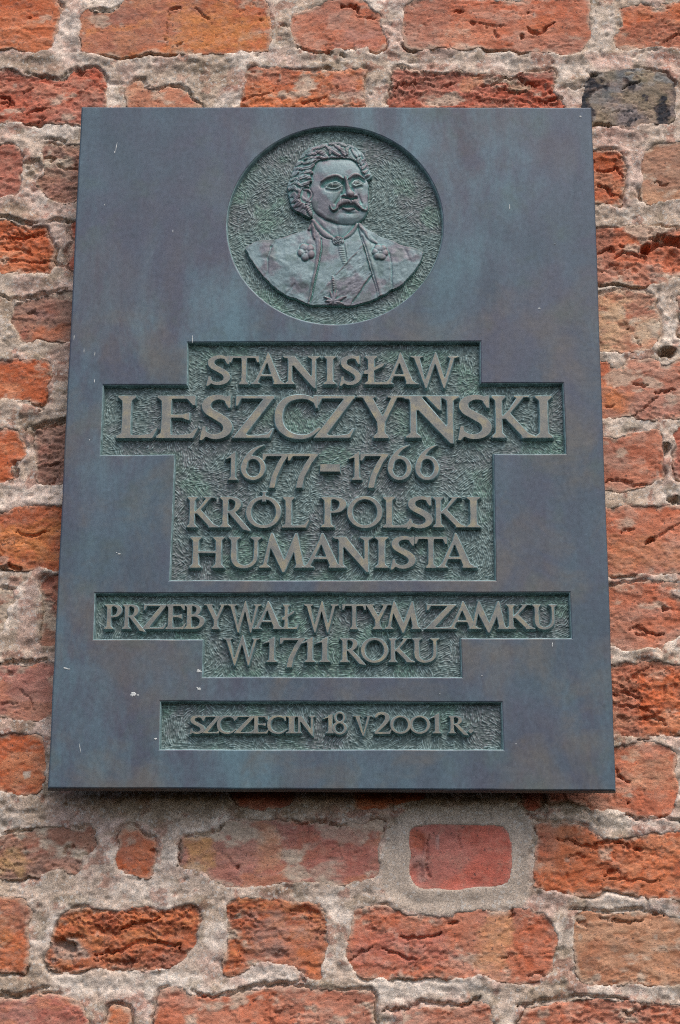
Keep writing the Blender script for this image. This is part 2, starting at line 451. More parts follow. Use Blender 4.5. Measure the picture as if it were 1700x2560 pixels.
# ------------------------------------------------------------------ traced outlines, laid onto the wall plane by at()
BRICKS = [  # palette, roughness, level in mm, mortar smear, outline in photograph pixels
    ('orange', 0.5, 2, 0.1, [[-115, -11],[0, -10],[142, -8],[140, 8],[153, 31],[147, 57],[147, 84],[138, 92],[132, 128],[88, 130],[46, 124],[0, 126],[-115, 126]]),
    ('orangedk', 0.25, 4, 0.15, [[199, 130],[203, 115],[197, 84],[203, 34],[218, 23],[237, 29],[276, 27],[302, 13],[318, -10],[425, -10],[550, -11],[660, -6],[668, 11],[675, 38],[673, 111],[668, 132],[620, 134],[585, 134],[536, 140],[421, 137],[383, 132],[329, 142],[302, 142],[245, 134]]),
    ('pinkorange', 0.3, 4, 0.2, [[734, 46],[741, 34],[787, 17],[818, 2],[856, -4],[910, 2],[929, 19],[956, 36],[952, 57],[963, 88],[961, 122],[933, 128],[917, 117],[894, 124],[826, 132],[795, 132],[764, 128],[738, 115],[726, 88],[724, 73]]),
    ('pinkorange', 0.3, 3, 0.2, [[1002, -6],[1157, -4],[1265, 0],[1280, 4],[1314, 0],[1398, -2],[1475, -4],[1479, 23],[1473, 57],[1477, 88],[1469, 115],[1452, 136],[1433, 136],[1391, 134],[1330, 132],[1291, 130],[1268, 124],[1177, 124],[1100, 122],[1062, 126],[1031, 128],[1004, 119]]),
    ('orange', 0.6, 2, 0.1, [[1544, 15],[1567, 11],[1605, 10],[1636, 17],[1645, 23],[1655, 8],[1700, 4],[1827, 4],[1827, 122],[1700, 122],[1666, 124],[1605, 126],[1559, 124],[1536, 111],[1532, 88],[1548, 73],[1557, 65],[1544, 31]]),
    ('red', 0.9, 0, 0.2, [[-115, 168],[0, 170],[34, 168],[50, 178],[65, 188],[88, 189],[115, 191],[138, 199],[161, 195],[180, 174],[207, 170],[241, 165],[254, 176],[268, 199],[266, 230],[266, 312],[214, 315],[191, 314],[153, 306],[134, 312],[73, 312],[38, 310],[0, 306],[-115, 306]]),
    ('palepink', 0.3, -3, 0.3, [[312, 214],[329, 203],[356, 199],[364, 218],[394, 218],[421, 210],[459, 218],[474, 226],[482, 245],[509, 264],[517, 306],[314, 306],[316, 264],[310, 237]]),
    ('orange', 0.8, 3, 0.45, [[613, 170],[642, 168],[684, 168],[726, 170],[780, 172],[841, 172],[917, 172],[914, 199],[910, 230],[915, 264],[915, 314],[596, 314],[598, 245],[611, 214]]),
    ('red', 1.0, 1, 0.35, [[985, 180],[1004, 172],[1027, 174],[1062, 180],[1100, 178],[1150, 176],[1169, 184],[1196, 180],[1230, 182],[1265, 188],[1284, 191],[1299, 180],[1337, 178],[1383, 176],[1391, 191],[1391, 214],[1385, 233],[1406, 241],[1421, 268],[1421, 314],[958, 314],[974, 230]]),
    ('grey', 0.4, 3, 0, [[1479, 184],[1506, 182],[1532, 178],[1578, 176],[1594, 170],[1624, 174],[1651, 178],[1666, 184],[1680, 207],[1685, 237],[1687, 268],[1685, 295],[1666, 312],[1632, 314],[1582, 316],[1544, 314],[1506, 308],[1479, 316],[1456, 318],[1454, 249],[1462, 203]]),
    ('red', 0.7, 1, 0.2, [[-114, 357],[0, 359],[30, 359],[46, 372],[57, 395],[59, 418],[51, 441],[53, 479],[42, 498],[23, 492],[0, 494],[-114, 494]]),
    ('redgrey', 0.9, -2, 0.5, [[105, 361],[130, 359],[160, 361],[198, 361],[305, 361],[305, 502],[187, 502],[164, 507],[141, 507],[118, 498],[103, 482],[91, 463],[93, 444],[109, 437],[103, 414],[107, 383]]),
    ('orange', 0.9, 1, 0.15, [[1425, 375],[1483, 374],[1498, 377],[1521, 375],[1555, 379],[1561, 406],[1567, 421],[1561, 448],[1565, 471],[1559, 494],[1552, 517],[1529, 517],[1506, 509],[1483, 509],[1425, 509]]),
    ('tan', 0.35, 1, 0.2, [[1601, 383],[1624, 371],[1636, 360],[1674, 358],[1700, 358],[1827, 356],[1827, 501],[1700, 501],[1655, 505],[1620, 515],[1601, 501],[1601, 459],[1607, 440],[1599, 413]]),
    ('orange', 0.9, 2, 0.1, [[-114, 551],[0, 549],[23, 549],[50, 559],[76, 564],[118, 557],[122, 585],[131, 608],[141, 631],[133, 665],[118, 688],[76, 692],[38, 684],[0, 683],[-114, 681]]),
    ('red', 0.5, 0, 0.1, [[179, 543],[305, 543],[305, 681],[179, 681],[171, 669],[175, 616],[182, 604],[177, 585]]),
    ('pinkorange', 1.0, 0, 0.35, [[1455, 564],[1538, 564],[1573, 562],[1606, 564],[1648, 567],[1700, 570],[1855, 571],[1855, 693],[1700, 690],[1671, 702],[1659, 713],[1630, 716],[1606, 715],[1573, 713],[1538, 708],[1496, 710],[1455, 710]]),
    ('redgrey', 0.7, 1, 0.25, [[30, 757],[65, 745],[107, 740],[152, 728],[183, 724],[305, 724],[305, 856],[171, 856],[126, 854],[107, 848],[76, 852],[46, 858],[46, 833],[30, 814],[32, 784]]),
    ('palepink', 0.5, 2, 0.8, [[1455, 734],[1496, 734],[1529, 730],[1565, 727],[1606, 728],[1633, 728],[1645, 746],[1636, 767],[1648, 791],[1650, 826],[1646, 856],[1630, 877],[1606, 878],[1559, 881],[1502, 885],[1455, 885]]),
    ('red', 0.5, 0, 0.2, [[1697, 731],[1855, 731],[1855, 850],[1698, 847],[1701, 796]]),
    ('orange', 0.45, 2, 0.1, [[-114, 902],[0, 902],[38, 898],[84, 898],[118, 902],[131, 932],[133, 951],[118, 970],[114, 997],[101, 1010],[76, 1005],[38, 1003],[0, 1005],[-114, 1006]]),
    ('pinkorange', 0.55, 2, 0.25, [[1455, 900],[1502, 900],[1520, 906],[1529, 924],[1544, 927],[1565, 915],[1567, 899],[1606, 896],[1648, 896],[1659, 912],[1683, 897],[1700, 896],[1855, 894],[1855, 1046],[1700, 1046],[1671, 1050],[1624, 1051],[1594, 1051],[1582, 1040],[1553, 1046],[1538, 1048],[1507, 1048],[1455, 1048]]),
    ('orange', 0.6, 0, 0.15, [[-114, 1070],[0, 1070],[23, 1068],[48, 1070],[46, 1096],[63, 1123],[63, 1142],[42, 1153],[29, 1172],[38, 1191],[27, 1203],[0, 1214],[-114, 1214]]),
    ('redgrey', 0.8, -3, 0.75, [[84, 1077],[107, 1058],[133, 1054],[160, 1052],[267, 1052],[267, 1214],[152, 1214],[126, 1212],[99, 1207],[88, 1195],[91, 1169],[82, 1157],[86, 1119],[82, 1096]]),
    ('pinkorange', 0.35, 3, 0.2, [[1431, 1085],[1511, 1089],[1538, 1092],[1572, 1081],[1595, 1077],[1621, 1075],[1648, 1071],[1656, 1100],[1660, 1123],[1663, 1150],[1662, 1176],[1660, 1199],[1633, 1209],[1614, 1218],[1583, 1222],[1541, 1231],[1515, 1230],[1431, 1230]]),
    ('orangedk', 0.55, 2, 0.15, [[-114, 1275],[0, 1275],[23, 1277],[30, 1264],[76, 1264],[114, 1264],[151, 1262],[267, 1262],[267, 1426],[147, 1426],[114, 1424],[91, 1427],[46, 1430],[15, 1424],[0, 1416],[-114, 1424]]),
    ('pinkorange', 0.45, 3, 0.1, [[1431, 1268],[1515, 1266],[1545, 1266],[1576, 1263],[1602, 1270],[1629, 1265],[1663, 1264],[1700, 1265],[1907, 1265],[1907, 1435],[1700, 1437],[1663, 1437],[1633, 1435],[1610, 1430],[1576, 1432],[1549, 1441],[1522, 1443],[1431, 1443]]),
    ('redgrey', 0.6, -3, 0.5, [[95, 1462],[111, 1439],[143, 1435],[267, 1435],[267, 1618],[133, 1618],[103, 1614],[99, 1588],[101, 1550],[97, 1512],[101, 1493]]),
    ('redgrey', 0.6, -5, 0.8, [[-114, 1466],[0, 1466],[38, 1473],[30, 1493],[38, 1504],[23, 1519],[11, 1576],[0, 1588],[-114, 1588]]),
    ('pinkorange', 0.6, 2, 0.25, [[1431, 1466],[1522, 1464],[1564, 1460],[1614, 1456],[1663, 1456],[1694, 1458],[1698, 1475],[1679, 1481],[1700, 1500],[1755, 1512],[1755, 1573],[1700, 1588],[1686, 1599],[1663, 1611],[1660, 1634],[1641, 1622],[1614, 1622],[1587, 1634],[1564, 1632],[1541, 1622],[1526, 1618],[1431, 1618]]),
    ('pinkred', 0.3, 2, 0.1, [[-114, 1664],[0, 1664],[23, 1660],[57, 1666],[88, 1660],[103, 1654],[131, 1654],[267, 1654],[267, 1794],[126, 1794],[95, 1805],[57, 1803],[19, 1797],[0, 1794],[-114, 1794]]),
    ('orange', 1.0, 2, 0.05, [[1431, 1660],[1530, 1660],[1576, 1658],[1633, 1654],[1663, 1658],[1700, 1664],[1907, 1664],[1907, 1836],[1700, 1834],[1663, 1843],[1621, 1847],[1576, 1845],[1536, 1839],[1431, 1839]]),
    ('orange', 0.45, 1, 0.1, [[-114, 1839],[0, 1841],[23, 1834],[57, 1832],[103, 1834],[114, 1862],[116, 1893],[118, 1919],[111, 1954],[99, 1980],[57, 1988],[30, 1984],[0, 1977],[-114, 1977]]),
    ('pinkorange', 0.4, 4, 0.2, [[1355, 1866],[1540, 1866],[1576, 1862],[1614, 1856],[1641, 1855],[1679, 1870],[1694, 1885],[1692, 1919],[1698, 1957],[1694, 1999],[1690, 2030],[1671, 2049],[1629, 2049],[1576, 2041],[1557, 2030],[1488, 2030],[1450, 2007],[1355, 2007]]),
    ('red', 0.5, 0, 0.1, [[580, 1842],[748, 1842],[743, 1972],[740, 2015],[705, 2023],[640, 2029],[602, 2020],[580, 1983]]),
    ('orange', 0.5, 0, 0.1, [[877, 1842],[1078, 1842],[1072, 1993],[1029, 2010],[980, 2023],[915, 2031],[883, 2020]]),
    ('red', 0.5, -1, 0.1, [[1229, 1842],[1365, 1842],[1362, 2010],[1327, 2031],[1311, 2015],[1295, 1961]]),
    ('redgrey', 0.8, -6, 0.7, [[-163, 2086],[0, 2091],[27, 2069],[81, 2072],[152, 2064],[184, 2069],[239, 2069],[244, 2113],[228, 2134],[206, 2140],[206, 2172],[184, 2183],[152, 2167],[108, 2189],[43, 2194],[0, 2199],[-163, 2199]]),
    ('orange', 0.4, -3, 0.2, [[285, 2091],[304, 2067],[347, 2064],[352, 2091],[390, 2096],[393, 2134],[388, 2167],[374, 2197],[347, 2194],[304, 2180],[287, 2156],[293, 2113]]),
    ('pinkred', 0.4, 1, 0.55, [[445, 2094],[488, 2091],[542, 2080],[564, 2058],[585, 2050],[651, 2053],[694, 2048],[759, 2048],[850, 2061],[905, 2056],[969, 2048],[960, 2080],[943, 2118],[949, 2167],[943, 2194],[904, 2205],[850, 2218],[770, 2210],[705, 2210],[640, 2218],[569, 2216],[531, 2199],[504, 2178],[477, 2172],[445, 2167]]),
    ('smoothred', 0.05, 3, 0, [[1023, 2067],[1067, 2061],[1110, 2058],[1154, 2061],[1257, 2061],[1270, 2080],[1278, 2113],[1278, 2167],[1273, 2205],[1251, 2216],[1197, 2221],[1143, 2229],[1099, 2226],[1051, 2226],[1032, 2210],[1018, 2178],[1026, 2134],[1018, 2102]]),
    ('orange', 0.7, 3, 0.15, [[1338, 2061],[1392, 2061],[1463, 2061],[1495, 2091],[1533, 2102],[1609, 2086],[1700, 2075],[1988, 2075],[1988, 2259],[1700, 2259],[1631, 2251],[1598, 2243],[1517, 2221],[1490, 2245],[1435, 2235],[1338, 2232],[1330, 2189],[1332, 2129],[1341, 2096]]),
    ('orangedk', 0.5, 2, 0.1, [[-163, 2243],[0, 2243],[27, 2243],[60, 2254],[76, 2281],[65, 2319],[70, 2362],[70, 2430],[33, 2430],[0, 2430],[-163, 2430]]),
    ('orangedk', 1.2, 0, 0.35, [[141, 2297],[179, 2270],[260, 2270],[347, 2270],[412, 2270],[466, 2256],[493, 2259],[510, 2297],[499, 2329],[504, 2362],[477, 2384],[455, 2416],[379, 2430],[304, 2430],[239, 2422],[195, 2432],[152, 2432],[117, 2422],[114, 2378],[130, 2329]]),
    ('orangedk', 0.8, 1, 0.5, [[566, 2254],[596, 2243],[651, 2243],[694, 2251],[737, 2254],[813, 2259],[819, 2302],[819, 2351],[813, 2422],[802, 2451],[764, 2449],[743, 2416],[705, 2416],[661, 2400],[623, 2411],[602, 2438],[564, 2435],[558, 2400],[575, 2362],[569, 2319]]),
    ('pinkorange', 0.6, 2, 0.25, [[883, 2275],[915, 2264],[975, 2264],[1002, 2275],[1045, 2297],[1089, 2292],[1143, 2281],[1197, 2281],[1251, 2273],[1300, 2270],[1349, 2275],[1376, 2292],[1381, 2324],[1392, 2346],[1384, 2384],[1384, 2422],[1365, 2449],[1316, 2457],[1240, 2454],[1208, 2438],[1175, 2449],[1110, 2446],[1034, 2446],[958, 2449],[899, 2441],[877, 2405],[861, 2384],[874, 2329]]),
    ('tan', 0.45, 1, 0.35, [[1430, 2286],[1473, 2278],[1544, 2281],[1609, 2278],[1663, 2286],[1700, 2297],[1988, 2297],[1988, 2468],[1700, 2468],[1636, 2462],[1544, 2462],[1463, 2465],[1446, 2449],[1435, 2411],[1430, 2373],[1435, 2329]]),
    ('pinkred', 0.4, 2, 0.15, [[-163, 2498],[0, 2498],[49, 2498],[87, 2484],[130, 2484],[184, 2498],[211, 2514],[222, 2557],[222, 2655],[-163, 2655]]),
    ('orange', 0.4, 0, 0.2, [[260, 2519],[293, 2503],[325, 2525],[328, 2655],[255, 2655]]),
    ('pinkorange', 0.6, 1, 0.4, [[396, 2481],[434, 2465],[461, 2470],[472, 2492],[542, 2492],[596, 2481],[651, 2470],[732, 2465],[850, 2479],[931, 2479],[935, 2535],[938, 2655],[390, 2655],[388, 2557]]),
    ('pinkorange', 0.6, 1, 0.2, [[1007, 2535],[1040, 2519],[1121, 2514],[1186, 2498],[1229, 2514],[1238, 2557],[1238, 2655],[1013, 2655]]),
    ('pinkorange', 0.8, 2, 0.25, [[1297, 2525],[1338, 2514],[1392, 2506],[1435, 2495],[1501, 2492],[1555, 2498],[1609, 2503],[1700, 2514],[1988, 2514],[1988, 2655],[1300, 2655]]),
]
PITS = [  # x, y, rx, ry (photograph pixels), rotation, depth in mm
    (1617.9, 621.6, 17.8, 11.3, -20, 24),
    (1669.8, 881.0, 25.2, 11.3, -10, 24),
    (1665.3, 1118.1, 7.4, 13.3, 0, 18),
    (1686.3, 1250.5, 17.1, 8.4, 10, 22),
    (1664.2, 1122.9, 3.8, 22.9, 0, 16),
    (1625.3, 1351.5, 19.1, 5.0, -28, 14),
    (1661.5, 1519.2, 11.4, 6.9, 40, 9),
    (1594.8, 1572.6, 17.1, 6.9, 20, 4),
    (1571.2, 2010.8, 3.8, 2.7, 0, 9),
    (1600.5, 1585.9, 19.1, 4.6, 20, 5),
    (162.6, 2362.0, 40.7, 15.2, 25, 15),
    (187.0, 2340.3, 27.1, 8.7, 0, 7),
    (596.3, 2169.5, 6.5, 6.5, 0, 6),
    (382.2, 2127.8, 10.8, 3.3, -15, 7),
    (36.2, 1172.4, 8.4, 21.0, 0, 12),
    (26.7, 1681.2, 12.2, 6.9, 0, 5),
    (1304.7, 93.8, 6.1, 7.7, 0, 9),
    (1180.4, 58.2, 7.7, 4.6, 0, 5),
    (1320.0, 32.5, 6.9, 3.1, 10, 6),
    (1214.8, 72.7, 3.1, 3.1, 0, 5),
    (1482.7, 187.5, 13.4, 5.4, 0, 12),
    (1145.9, 30.6, 13.4, 3.1, -15, 6),
    (199.0, 177.9, 10.7, 7.7, 0, 8),
    (436.2, 23.7, 17.2, 3.8, 0, 8),
    (76.5, 45.9, 5.4, 3.8, 30, 5),
    (451.5, 111.0, 11.5, 3.8, -25, 4),
    (817.9, 170.3, 17.2, 6.1, 10, 10),
    (856.1, 138.5, 11.5, 5.4, 20, 8),
    (708.8, 63.1, 13.4, 3.1, 10, 6),
    (653.3, 51.7, 6.9, 3.1, -20, 5),
    (1598.1, 2126.2, 16.3, 4.3, -10, 7),
    (1131.9, 2307.8, 16.3, 5.4, 5, 8),
    (1278.3, 2286.1, 5.4, 15.2, 30, 7),
    (1050.6, 2112.6, 16.3, 32.5, 0, 4),
    (1045.2, 2183.1, 18.4, 32.5, 0, 5),
    (1528.9, 624.5, 10.4, 7.4, -20, 6),
    (1554.1, 615.6, 7.4, 4.7, 0, 5),
    (1531.9, 677.9, 20.8, 13.3, 25, 4),
    (1543.8, 969.9, 4.2, 3.6, 0, 3),
    (1557.1, 814.3, 11.9, 11.9, 20, 3),
    (1683.1, 648.2, 20.8, 26.7, 30, 7),
    (95.3, 417.7, 15.2, 17.1, 0, 7),
    (80.0, 440.5, 13.3, 13.3, 0, 5),
    (118.1, 1450.6, 21.0, 19.1, 30, 6),
    (22.9, 1469.7, 22.9, 4.6, 5, 10),
    (769.8, 2275.3, 37.9, 9.8, 10, 5),
    (699.3, 2389.1, 24.4, 11.9, 0, 4),
    (265.6, 2329.5, 32.5, 7.6, 20, 5),
    (1417.6, 214.3, 17.2, 6.1, -10, 5),
    (1567.5, 820.2, 3.6, 2.4, 0, 7),
]
CRACKS = [  # half width and depth in mm, line
    (2.2, 14, [[1624, 598], [1648, 592], [1677, 594], [1700, 602], [1725, 613]]),
    (4.5, 18, [[1606, 619], [1630, 616], [1648, 605], [1674, 601], [1700, 608], [1725, 622]]),
    (1.5, 7, [[1492, 632], [1508, 627], [1523, 619], [1538, 625]]),
    (2.0, 6, [[1538, 642], [1553, 632], [1573, 633], [1594, 638], [1615, 642]]),
    (1.5, 5, [[1508, 678], [1529, 660], [1544, 665]]),
    (1.5, 6, [[1585, 960], [1602, 962], [1621, 967]]),
    (1.3, 6, [[1630, 983], [1659, 980], [1677, 973], [1691, 971]]),
    (1.0, 5, [[1579, 1041], [1606, 1025], [1630, 1004], [1645, 991]]),
    (1.3, 4, [[1507, 1013], [1523, 1019], [1541, 1014]]),
    (1.2, 4, [[1588, 841], [1597, 859], [1606, 872]]),
    (1.6, 5, [[1515, 1205], [1541, 1200], [1564, 1207], [1587, 1214], [1618, 1214]]),
    (1.3, 5, [[1555, 1331], [1576, 1326], [1591, 1325]]),
    (1.1, 4, [[1641, 1340], [1663, 1329], [1700, 1308]]),
    (1.6, 6, [[1576, 1576], [1591, 1565], [1610, 1574], [1621, 1584], [1663, 1588]]),
    (1.4, 5, [[1530, 1740], [1561, 1733], [1591, 1744], [1606, 1748]]),
    (1.3, 5, [[1561, 1706], [1595, 1683], [1629, 1668]]),
    (1.4, 6, [[1602, 1799], [1629, 1794], [1656, 1805], [1667, 1813]]),
    (1.5, 6, [[1538, 1923], [1545, 1938], [1568, 1956]]),
    (1.2, 4, [[1534, 1763], [1576, 1767], [1629, 1782]]),
    (1.4, 6, [[0, 595], [38, 597], [69, 593], [99, 582], [114, 580]]),
    (1.3, 5, [[0, 620], [34, 623], [69, 631], [82, 633]]),
    (1.3, 5, [[111, 650], [133, 654], [152, 662], [170, 663]]),
    (1.3, 5, [[0, 654], [38, 652], [95, 656], [133, 654]]),
    (1.8, 7, [[109, 395], [126, 391], [137, 395], [130, 402]]),
    (1.5, 6, [[145, 414], [156, 420], [183, 421], [198, 420]]),
    (2.2, 9, [[61, 406], [80, 404], [99, 401]]),
    (2.6, 10, [[0, 543], [23, 543], [46, 553], [72, 562], [99, 555]]),
    (2.4, 9, [[118, 555], [141, 549], [164, 555], [183, 553]]),
    (2.0, 9, [[0, 736], [27, 749], [57, 745], [88, 738], [126, 730], [168, 723]]),
    (1.8, 7, [[57, 1069], [95, 1066], [126, 1062], [160, 1054]]),
    (1.3, 5, [[69, 784], [80, 778], [95, 780]]),
    (1.4, 9, [[101, 1008], [103, 1035]]),
    (1.3, 6, [[124, 1161], [154, 1157]]),
    (1.4, 5, [[122, 1212], [133, 1203], [139, 1190]]),
    (1.0, 3, [[46, 1717], [69, 1744], [88, 1778]]),
    (1.1, 3, [[0, 1759], [23, 1759], [42, 1755]]),
    (2.2, 9, [[0, 1660], [38, 1651], [65, 1660], [95, 1653], [126, 1649]]),
    (1.6, 6, [[42, 1329], [76, 1340], [126, 1329]]),
    (1.8, 8, [[0, 1424], [23, 1416], [50, 1424]]),
    (1.8, 8, [[0, 237], [19, 245], [36, 264]]),
    (1.4, 6, [[0, 253], [19, 260], [36, 266]]),
    (1.4, 6, [[59, 233], [69, 224], [86, 220]]),
    (1.6, 6, [[69, 287], [88, 277], [126, 270]]),
    (1.3, 5, [[92, 306], [115, 298]]),
    (1.5, 7, [[63, 180], [92, 188], [126, 195], [157, 195], [176, 172], [207, 170], [237, 165]]),
    (1.6, 7, [[362, 218], [394, 219], [425, 210], [471, 224], [482, 245], [513, 264]]),
    (1.6, 7, [[115, 346], [145, 348], [168, 354]]),
    (1.8, 7, [[226, 25], [245, 27], [276, 27], [302, 13]]),
    (0.6, 2.5, [[425, 23], [417, 57], [415, 126]]),
    (1.2, 4, [[486, 19], [505, 38], [528, 54]]),
    (1.3, 5, [[607, 251], [634, 239], [661, 239], [684, 230]]),
    (1.3, 5, [[757, 262], [787, 253], [814, 247]]),
    (2.0, 9, [[852, 17], [887, 18], [900, 33]]),
    (1.2, 4, [[894, 42], [940, 48]]),
    (1.8, 8, [[741, 119], [764, 130], [799, 134], [833, 132]]),
    (1.6, 6, [[990, 218], [1009, 209], [1044, 209]]),
    (1.2, 4, [[1192, 59], [1222, 64], [1265, 65]]),
    (1.8, 7, [[1316, 71], [1333, 82], [1349, 86], [1368, 69], [1387, 59]]),
    (1.2, 4, [[1238, 77], [1243, 99]]),
    (1.4, 5, [[1666, 99], [1700, 82]]),
    (1.8, 8, [[1261, 195], [1291, 195], [1314, 207], [1345, 212]]),
    (1.5, 6, [[1203, 214], [1230, 212], [1261, 199]]),
    (1.5, 7, [[1345, 249], [1368, 253], [1391, 245], [1414, 245]]),
    (1.2, 5, [[1100, 218], [1123, 210], [1138, 205]]),
    (1.5, 6, [[1253, 226], [1280, 230], [1314, 230]]),
    (1.8, 8, [[1490, 425], [1517, 429], [1540, 419], [1559, 444]]),
    (1.5, 6, [[1490, 465], [1513, 467], [1529, 486], [1555, 494]]),
    (1.5, 5, [[1636, 455], [1647, 455], [1659, 465], [1674, 459]]),
    (1.3, 5, [[1555, 222], [1582, 209], [1601, 207]]),
    (1.8, 8, [[1479, 316], [1506, 308], [1525, 316]]),
    (1.6, 6, [[1425, 220], [1437, 221], [1456, 214]]),
    (2.0, 8, [[233, 2384], [304, 2378], [336, 2357], [379, 2354], [450, 2365]]),
    (1.6, 7, [[304, 2324], [347, 2308], [401, 2297]]),
    (1.5, 6, [[239, 2400], [282, 2405], [347, 2405]]),
    (1.4, 6, [[358, 2362], [401, 2354], [434, 2359]]),
    (1.6, 6, [[726, 2275], [759, 2278], [791, 2275]]),
    (1.8, 8, [[477, 2481], [520, 2492], [575, 2484], [640, 2465], [705, 2460], [759, 2451]]),
    (2.0, 8, [[0, 2479], [43, 2492], [81, 2476], [130, 2470]]),
    (1.3, 6, [[446, 2094], [447, 2167]]),
    (1.8, 7, [[455, 2091], [504, 2086], [542, 2080], [558, 2058]]),
    (1.6, 6, [[0, 2086], [33, 2075], [81, 2072]]),
    (1.6, 6, [[157, 2134], [168, 2118], [190, 2113]]),
    (1.4, 5, [[710, 2039], [754, 2058], [813, 2053], [850, 2067]]),
    (0.6, 3, [[1143, 2072], [1151, 2107], [1159, 2129]]),
    (1.2, 4, [[1070, 2086], [1071, 2129], [1067, 2167], [1078, 2199]]),
    (1.6, 7, [[1392, 2096], [1425, 2104], [1457, 2113], [1484, 2123], [1495, 2107], [1533, 2104], [1576, 2121]]),
    (1.3, 5, [[1425, 2140], [1446, 2137], [1468, 2145]]),
    (1.0, 4, [[1511, 2197], [1576, 2199], [1652, 2205]]),
    (1.4, 5, [[1511, 2189], [1528, 2180], [1549, 2183]]),
    (1.8, 7, [[1002, 2340], [1029, 2346], [1067, 2343], [1105, 2329]]),
    (1.6, 6, [[953, 2373], [991, 2384], [1029, 2400], [1045, 2400]]),
    (1.3, 5, [[866, 2400], [904, 2384], [931, 2367]]),
    (1.3, 5, [[1322, 2441], [1349, 2432], [1365, 2446]]),
    (1.0, 4, [[1257, 2392], [1305, 2384]]),
    (1.5, 5, [[1441, 2297], [1463, 2313], [1446, 2308]]),
    (2.0, 9, [[1295, 2519], [1338, 2506], [1403, 2498], [1446, 2487], [1501, 2492], [1571, 2498]]),
    (2.2, 9, [[958, 2525], [1013, 2525], [1045, 2503], [1083, 2508], [1154, 2514], [1202, 2492]]),
    (1.8, 8, [[1425, 2275], [1473, 2275], [1522, 2278], [1598, 2273], [1663, 2286]]),
    (1.6, 7, [[1560, 2039], [1609, 2050], [1663, 2045], [1700, 2053]]),
    (1.4, 6, [[1501, 2297], [1555, 2305], [1609, 2302]]),
    (1.5, 6, [[1560, 2525], [1576, 2538], [1593, 2525], [1625, 2519]]),
    (1.4, 6, [[980, 1972], [986, 2058], [958, 2080]]),
    (1.6, 6, [[1305, 2015], [1322, 2037], [1341, 2048]]),
]
TONES = [  # mortar tone, strength, feather in mm, patch
    ('cement', 0.95, 3, [[975, 2048], [1029, 2020], [1197, 2010], [1311, 2015], [1338, 2075], [1322, 2129], [1327, 2189], [1332, 2237], [1305, 2270], [1197, 2281], [1067, 2292], [1002, 2270], [953, 2221], [948, 2140]]),
    ('dark', 0.8, 14, [[125, 1983], [379, 1988], [850, 1983], [1247, 1983], [1247, 2010], [850, 2042], [542, 2053], [379, 2058], [244, 2042], [152, 2015]]),  # grime below the plaque, with its contact shadow painted into the tone
    ('dark', 0.7, 8, [[-54, 2427], [65, 2427], [114, 2470], [81, 2492], [33, 2503], [-54, 2487]]),
    ('light', 0.8, 6, [[114, 2432], [217, 2432], [466, 2427], [542, 2438], [379, 2492], [217, 2492], [136, 2460]]),
    ('light', 0.9, 4, [[602, 2438], [629, 2411], [705, 2416], [743, 2427], [748, 2454], [640, 2470]]),
    ('light', 0.8, 4, [[520, 2297], [569, 2302], [575, 2362], [542, 2384], [504, 2351]]),
    ('light', 0.6, 8, [[260, 2199], [304, 2183], [434, 2210], [379, 2237], [271, 2254]]),
    ('light', 0.9, 5, [[899, 2443], [1034, 2446], [1208, 2438], [1213, 2470], [1154, 2492], [1067, 2492], [1013, 2514], [948, 2508]]),
    ('light', 0.8, 4, [[1495, 2245], [1517, 2221], [1631, 2251], [1700, 2259], [1700, 2292], [1555, 2275], [1495, 2273]]),
    ('light', 0.8, 4, [[1473, 2465], [1636, 2465], [1700, 2470], [1700, 2498], [1555, 2487], [1473, 2481]]),
    ('light', 0.7, 4, [[1479, 2031], [1555, 2042], [1700, 2053], [1700, 2069], [1528, 2064], [1479, 2048]]),
    ('dark', 0.7, 6, [[0, 130], [96, 134], [161, 161], [168, 191], [138, 199], [69, 188], [38, 168], [0, 165]]),
    ('dark', 0.5, 8, [[383, 153], [600, 145], [600, 214], [478, 230], [383, 214], [325, 184]]),
    ('light', 0.7, 6, [[145, 31], [199, 23], [203, 130], [230, 153], [145, 153], [134, 126]]),
    ('light', 0.9, 4, [[536, 249], [551, 233], [600, 230], [612, 268], [528, 268]]),
    ('light', 0.7, 5, [[1230, 142], [1268, 130], [1299, 153], [1291, 180], [1230, 165]]),
    ('light', 0.7, 6, [[1479, 15], [1540, 23], [1552, 69], [1532, 99], [1521, 130], [1464, 134], [1479, 77]]),
    ('light', 0.7, 6, [[1391, 153], [1475, 153], [1475, 172], [1414, 191], [1421, 268], [1456, 264], [1456, 214], [1391, 199]]),
    ('pink', 0.7, 8, [[1467, 130], [1578, 130], [1582, 168], [1506, 176], [1467, 153]]),
    ('pink', 0.7, 8, [[1481, 325], [1578, 325], [1559, 367], [1483, 367]]),
    ('dark', 0.7, 8, [[0, 498], [57, 498], [122, 540], [183, 547], [76, 561], [38, 551], [0, 547]]),
    ('dark', 0.6, 6, [[57, 410], [107, 406], [107, 441], [57, 463]]),
    ('dark', 0.7, 8, [[0, 742], [30, 753], [30, 814], [0, 822]]),
    ('dark', 0.5, 8, [[0, 1043], [57, 1035], [160, 1050], [160, 1069], [57, 1069]]),
    ('light', 0.6, 8, [[0, 1214], [149, 1214], [149, 1260], [0, 1271]]),
    ('pink', 0.6, 8, [[46, 1443], [99, 1443], [99, 1626], [38, 1634]]),
    ('dark', 0.6, 8, [[0, 1634], [57, 1634], [130, 1626], [130, 1649], [0, 1660]]),
    ('light', 0.7, 6, [[1648, 791], [1698, 791], [1698, 862], [1653, 856]]),
    ('dark', 0.8, 4, [[1642, 868], [1700, 868], [1700, 888], [1665, 900], [1645, 882]]),
]
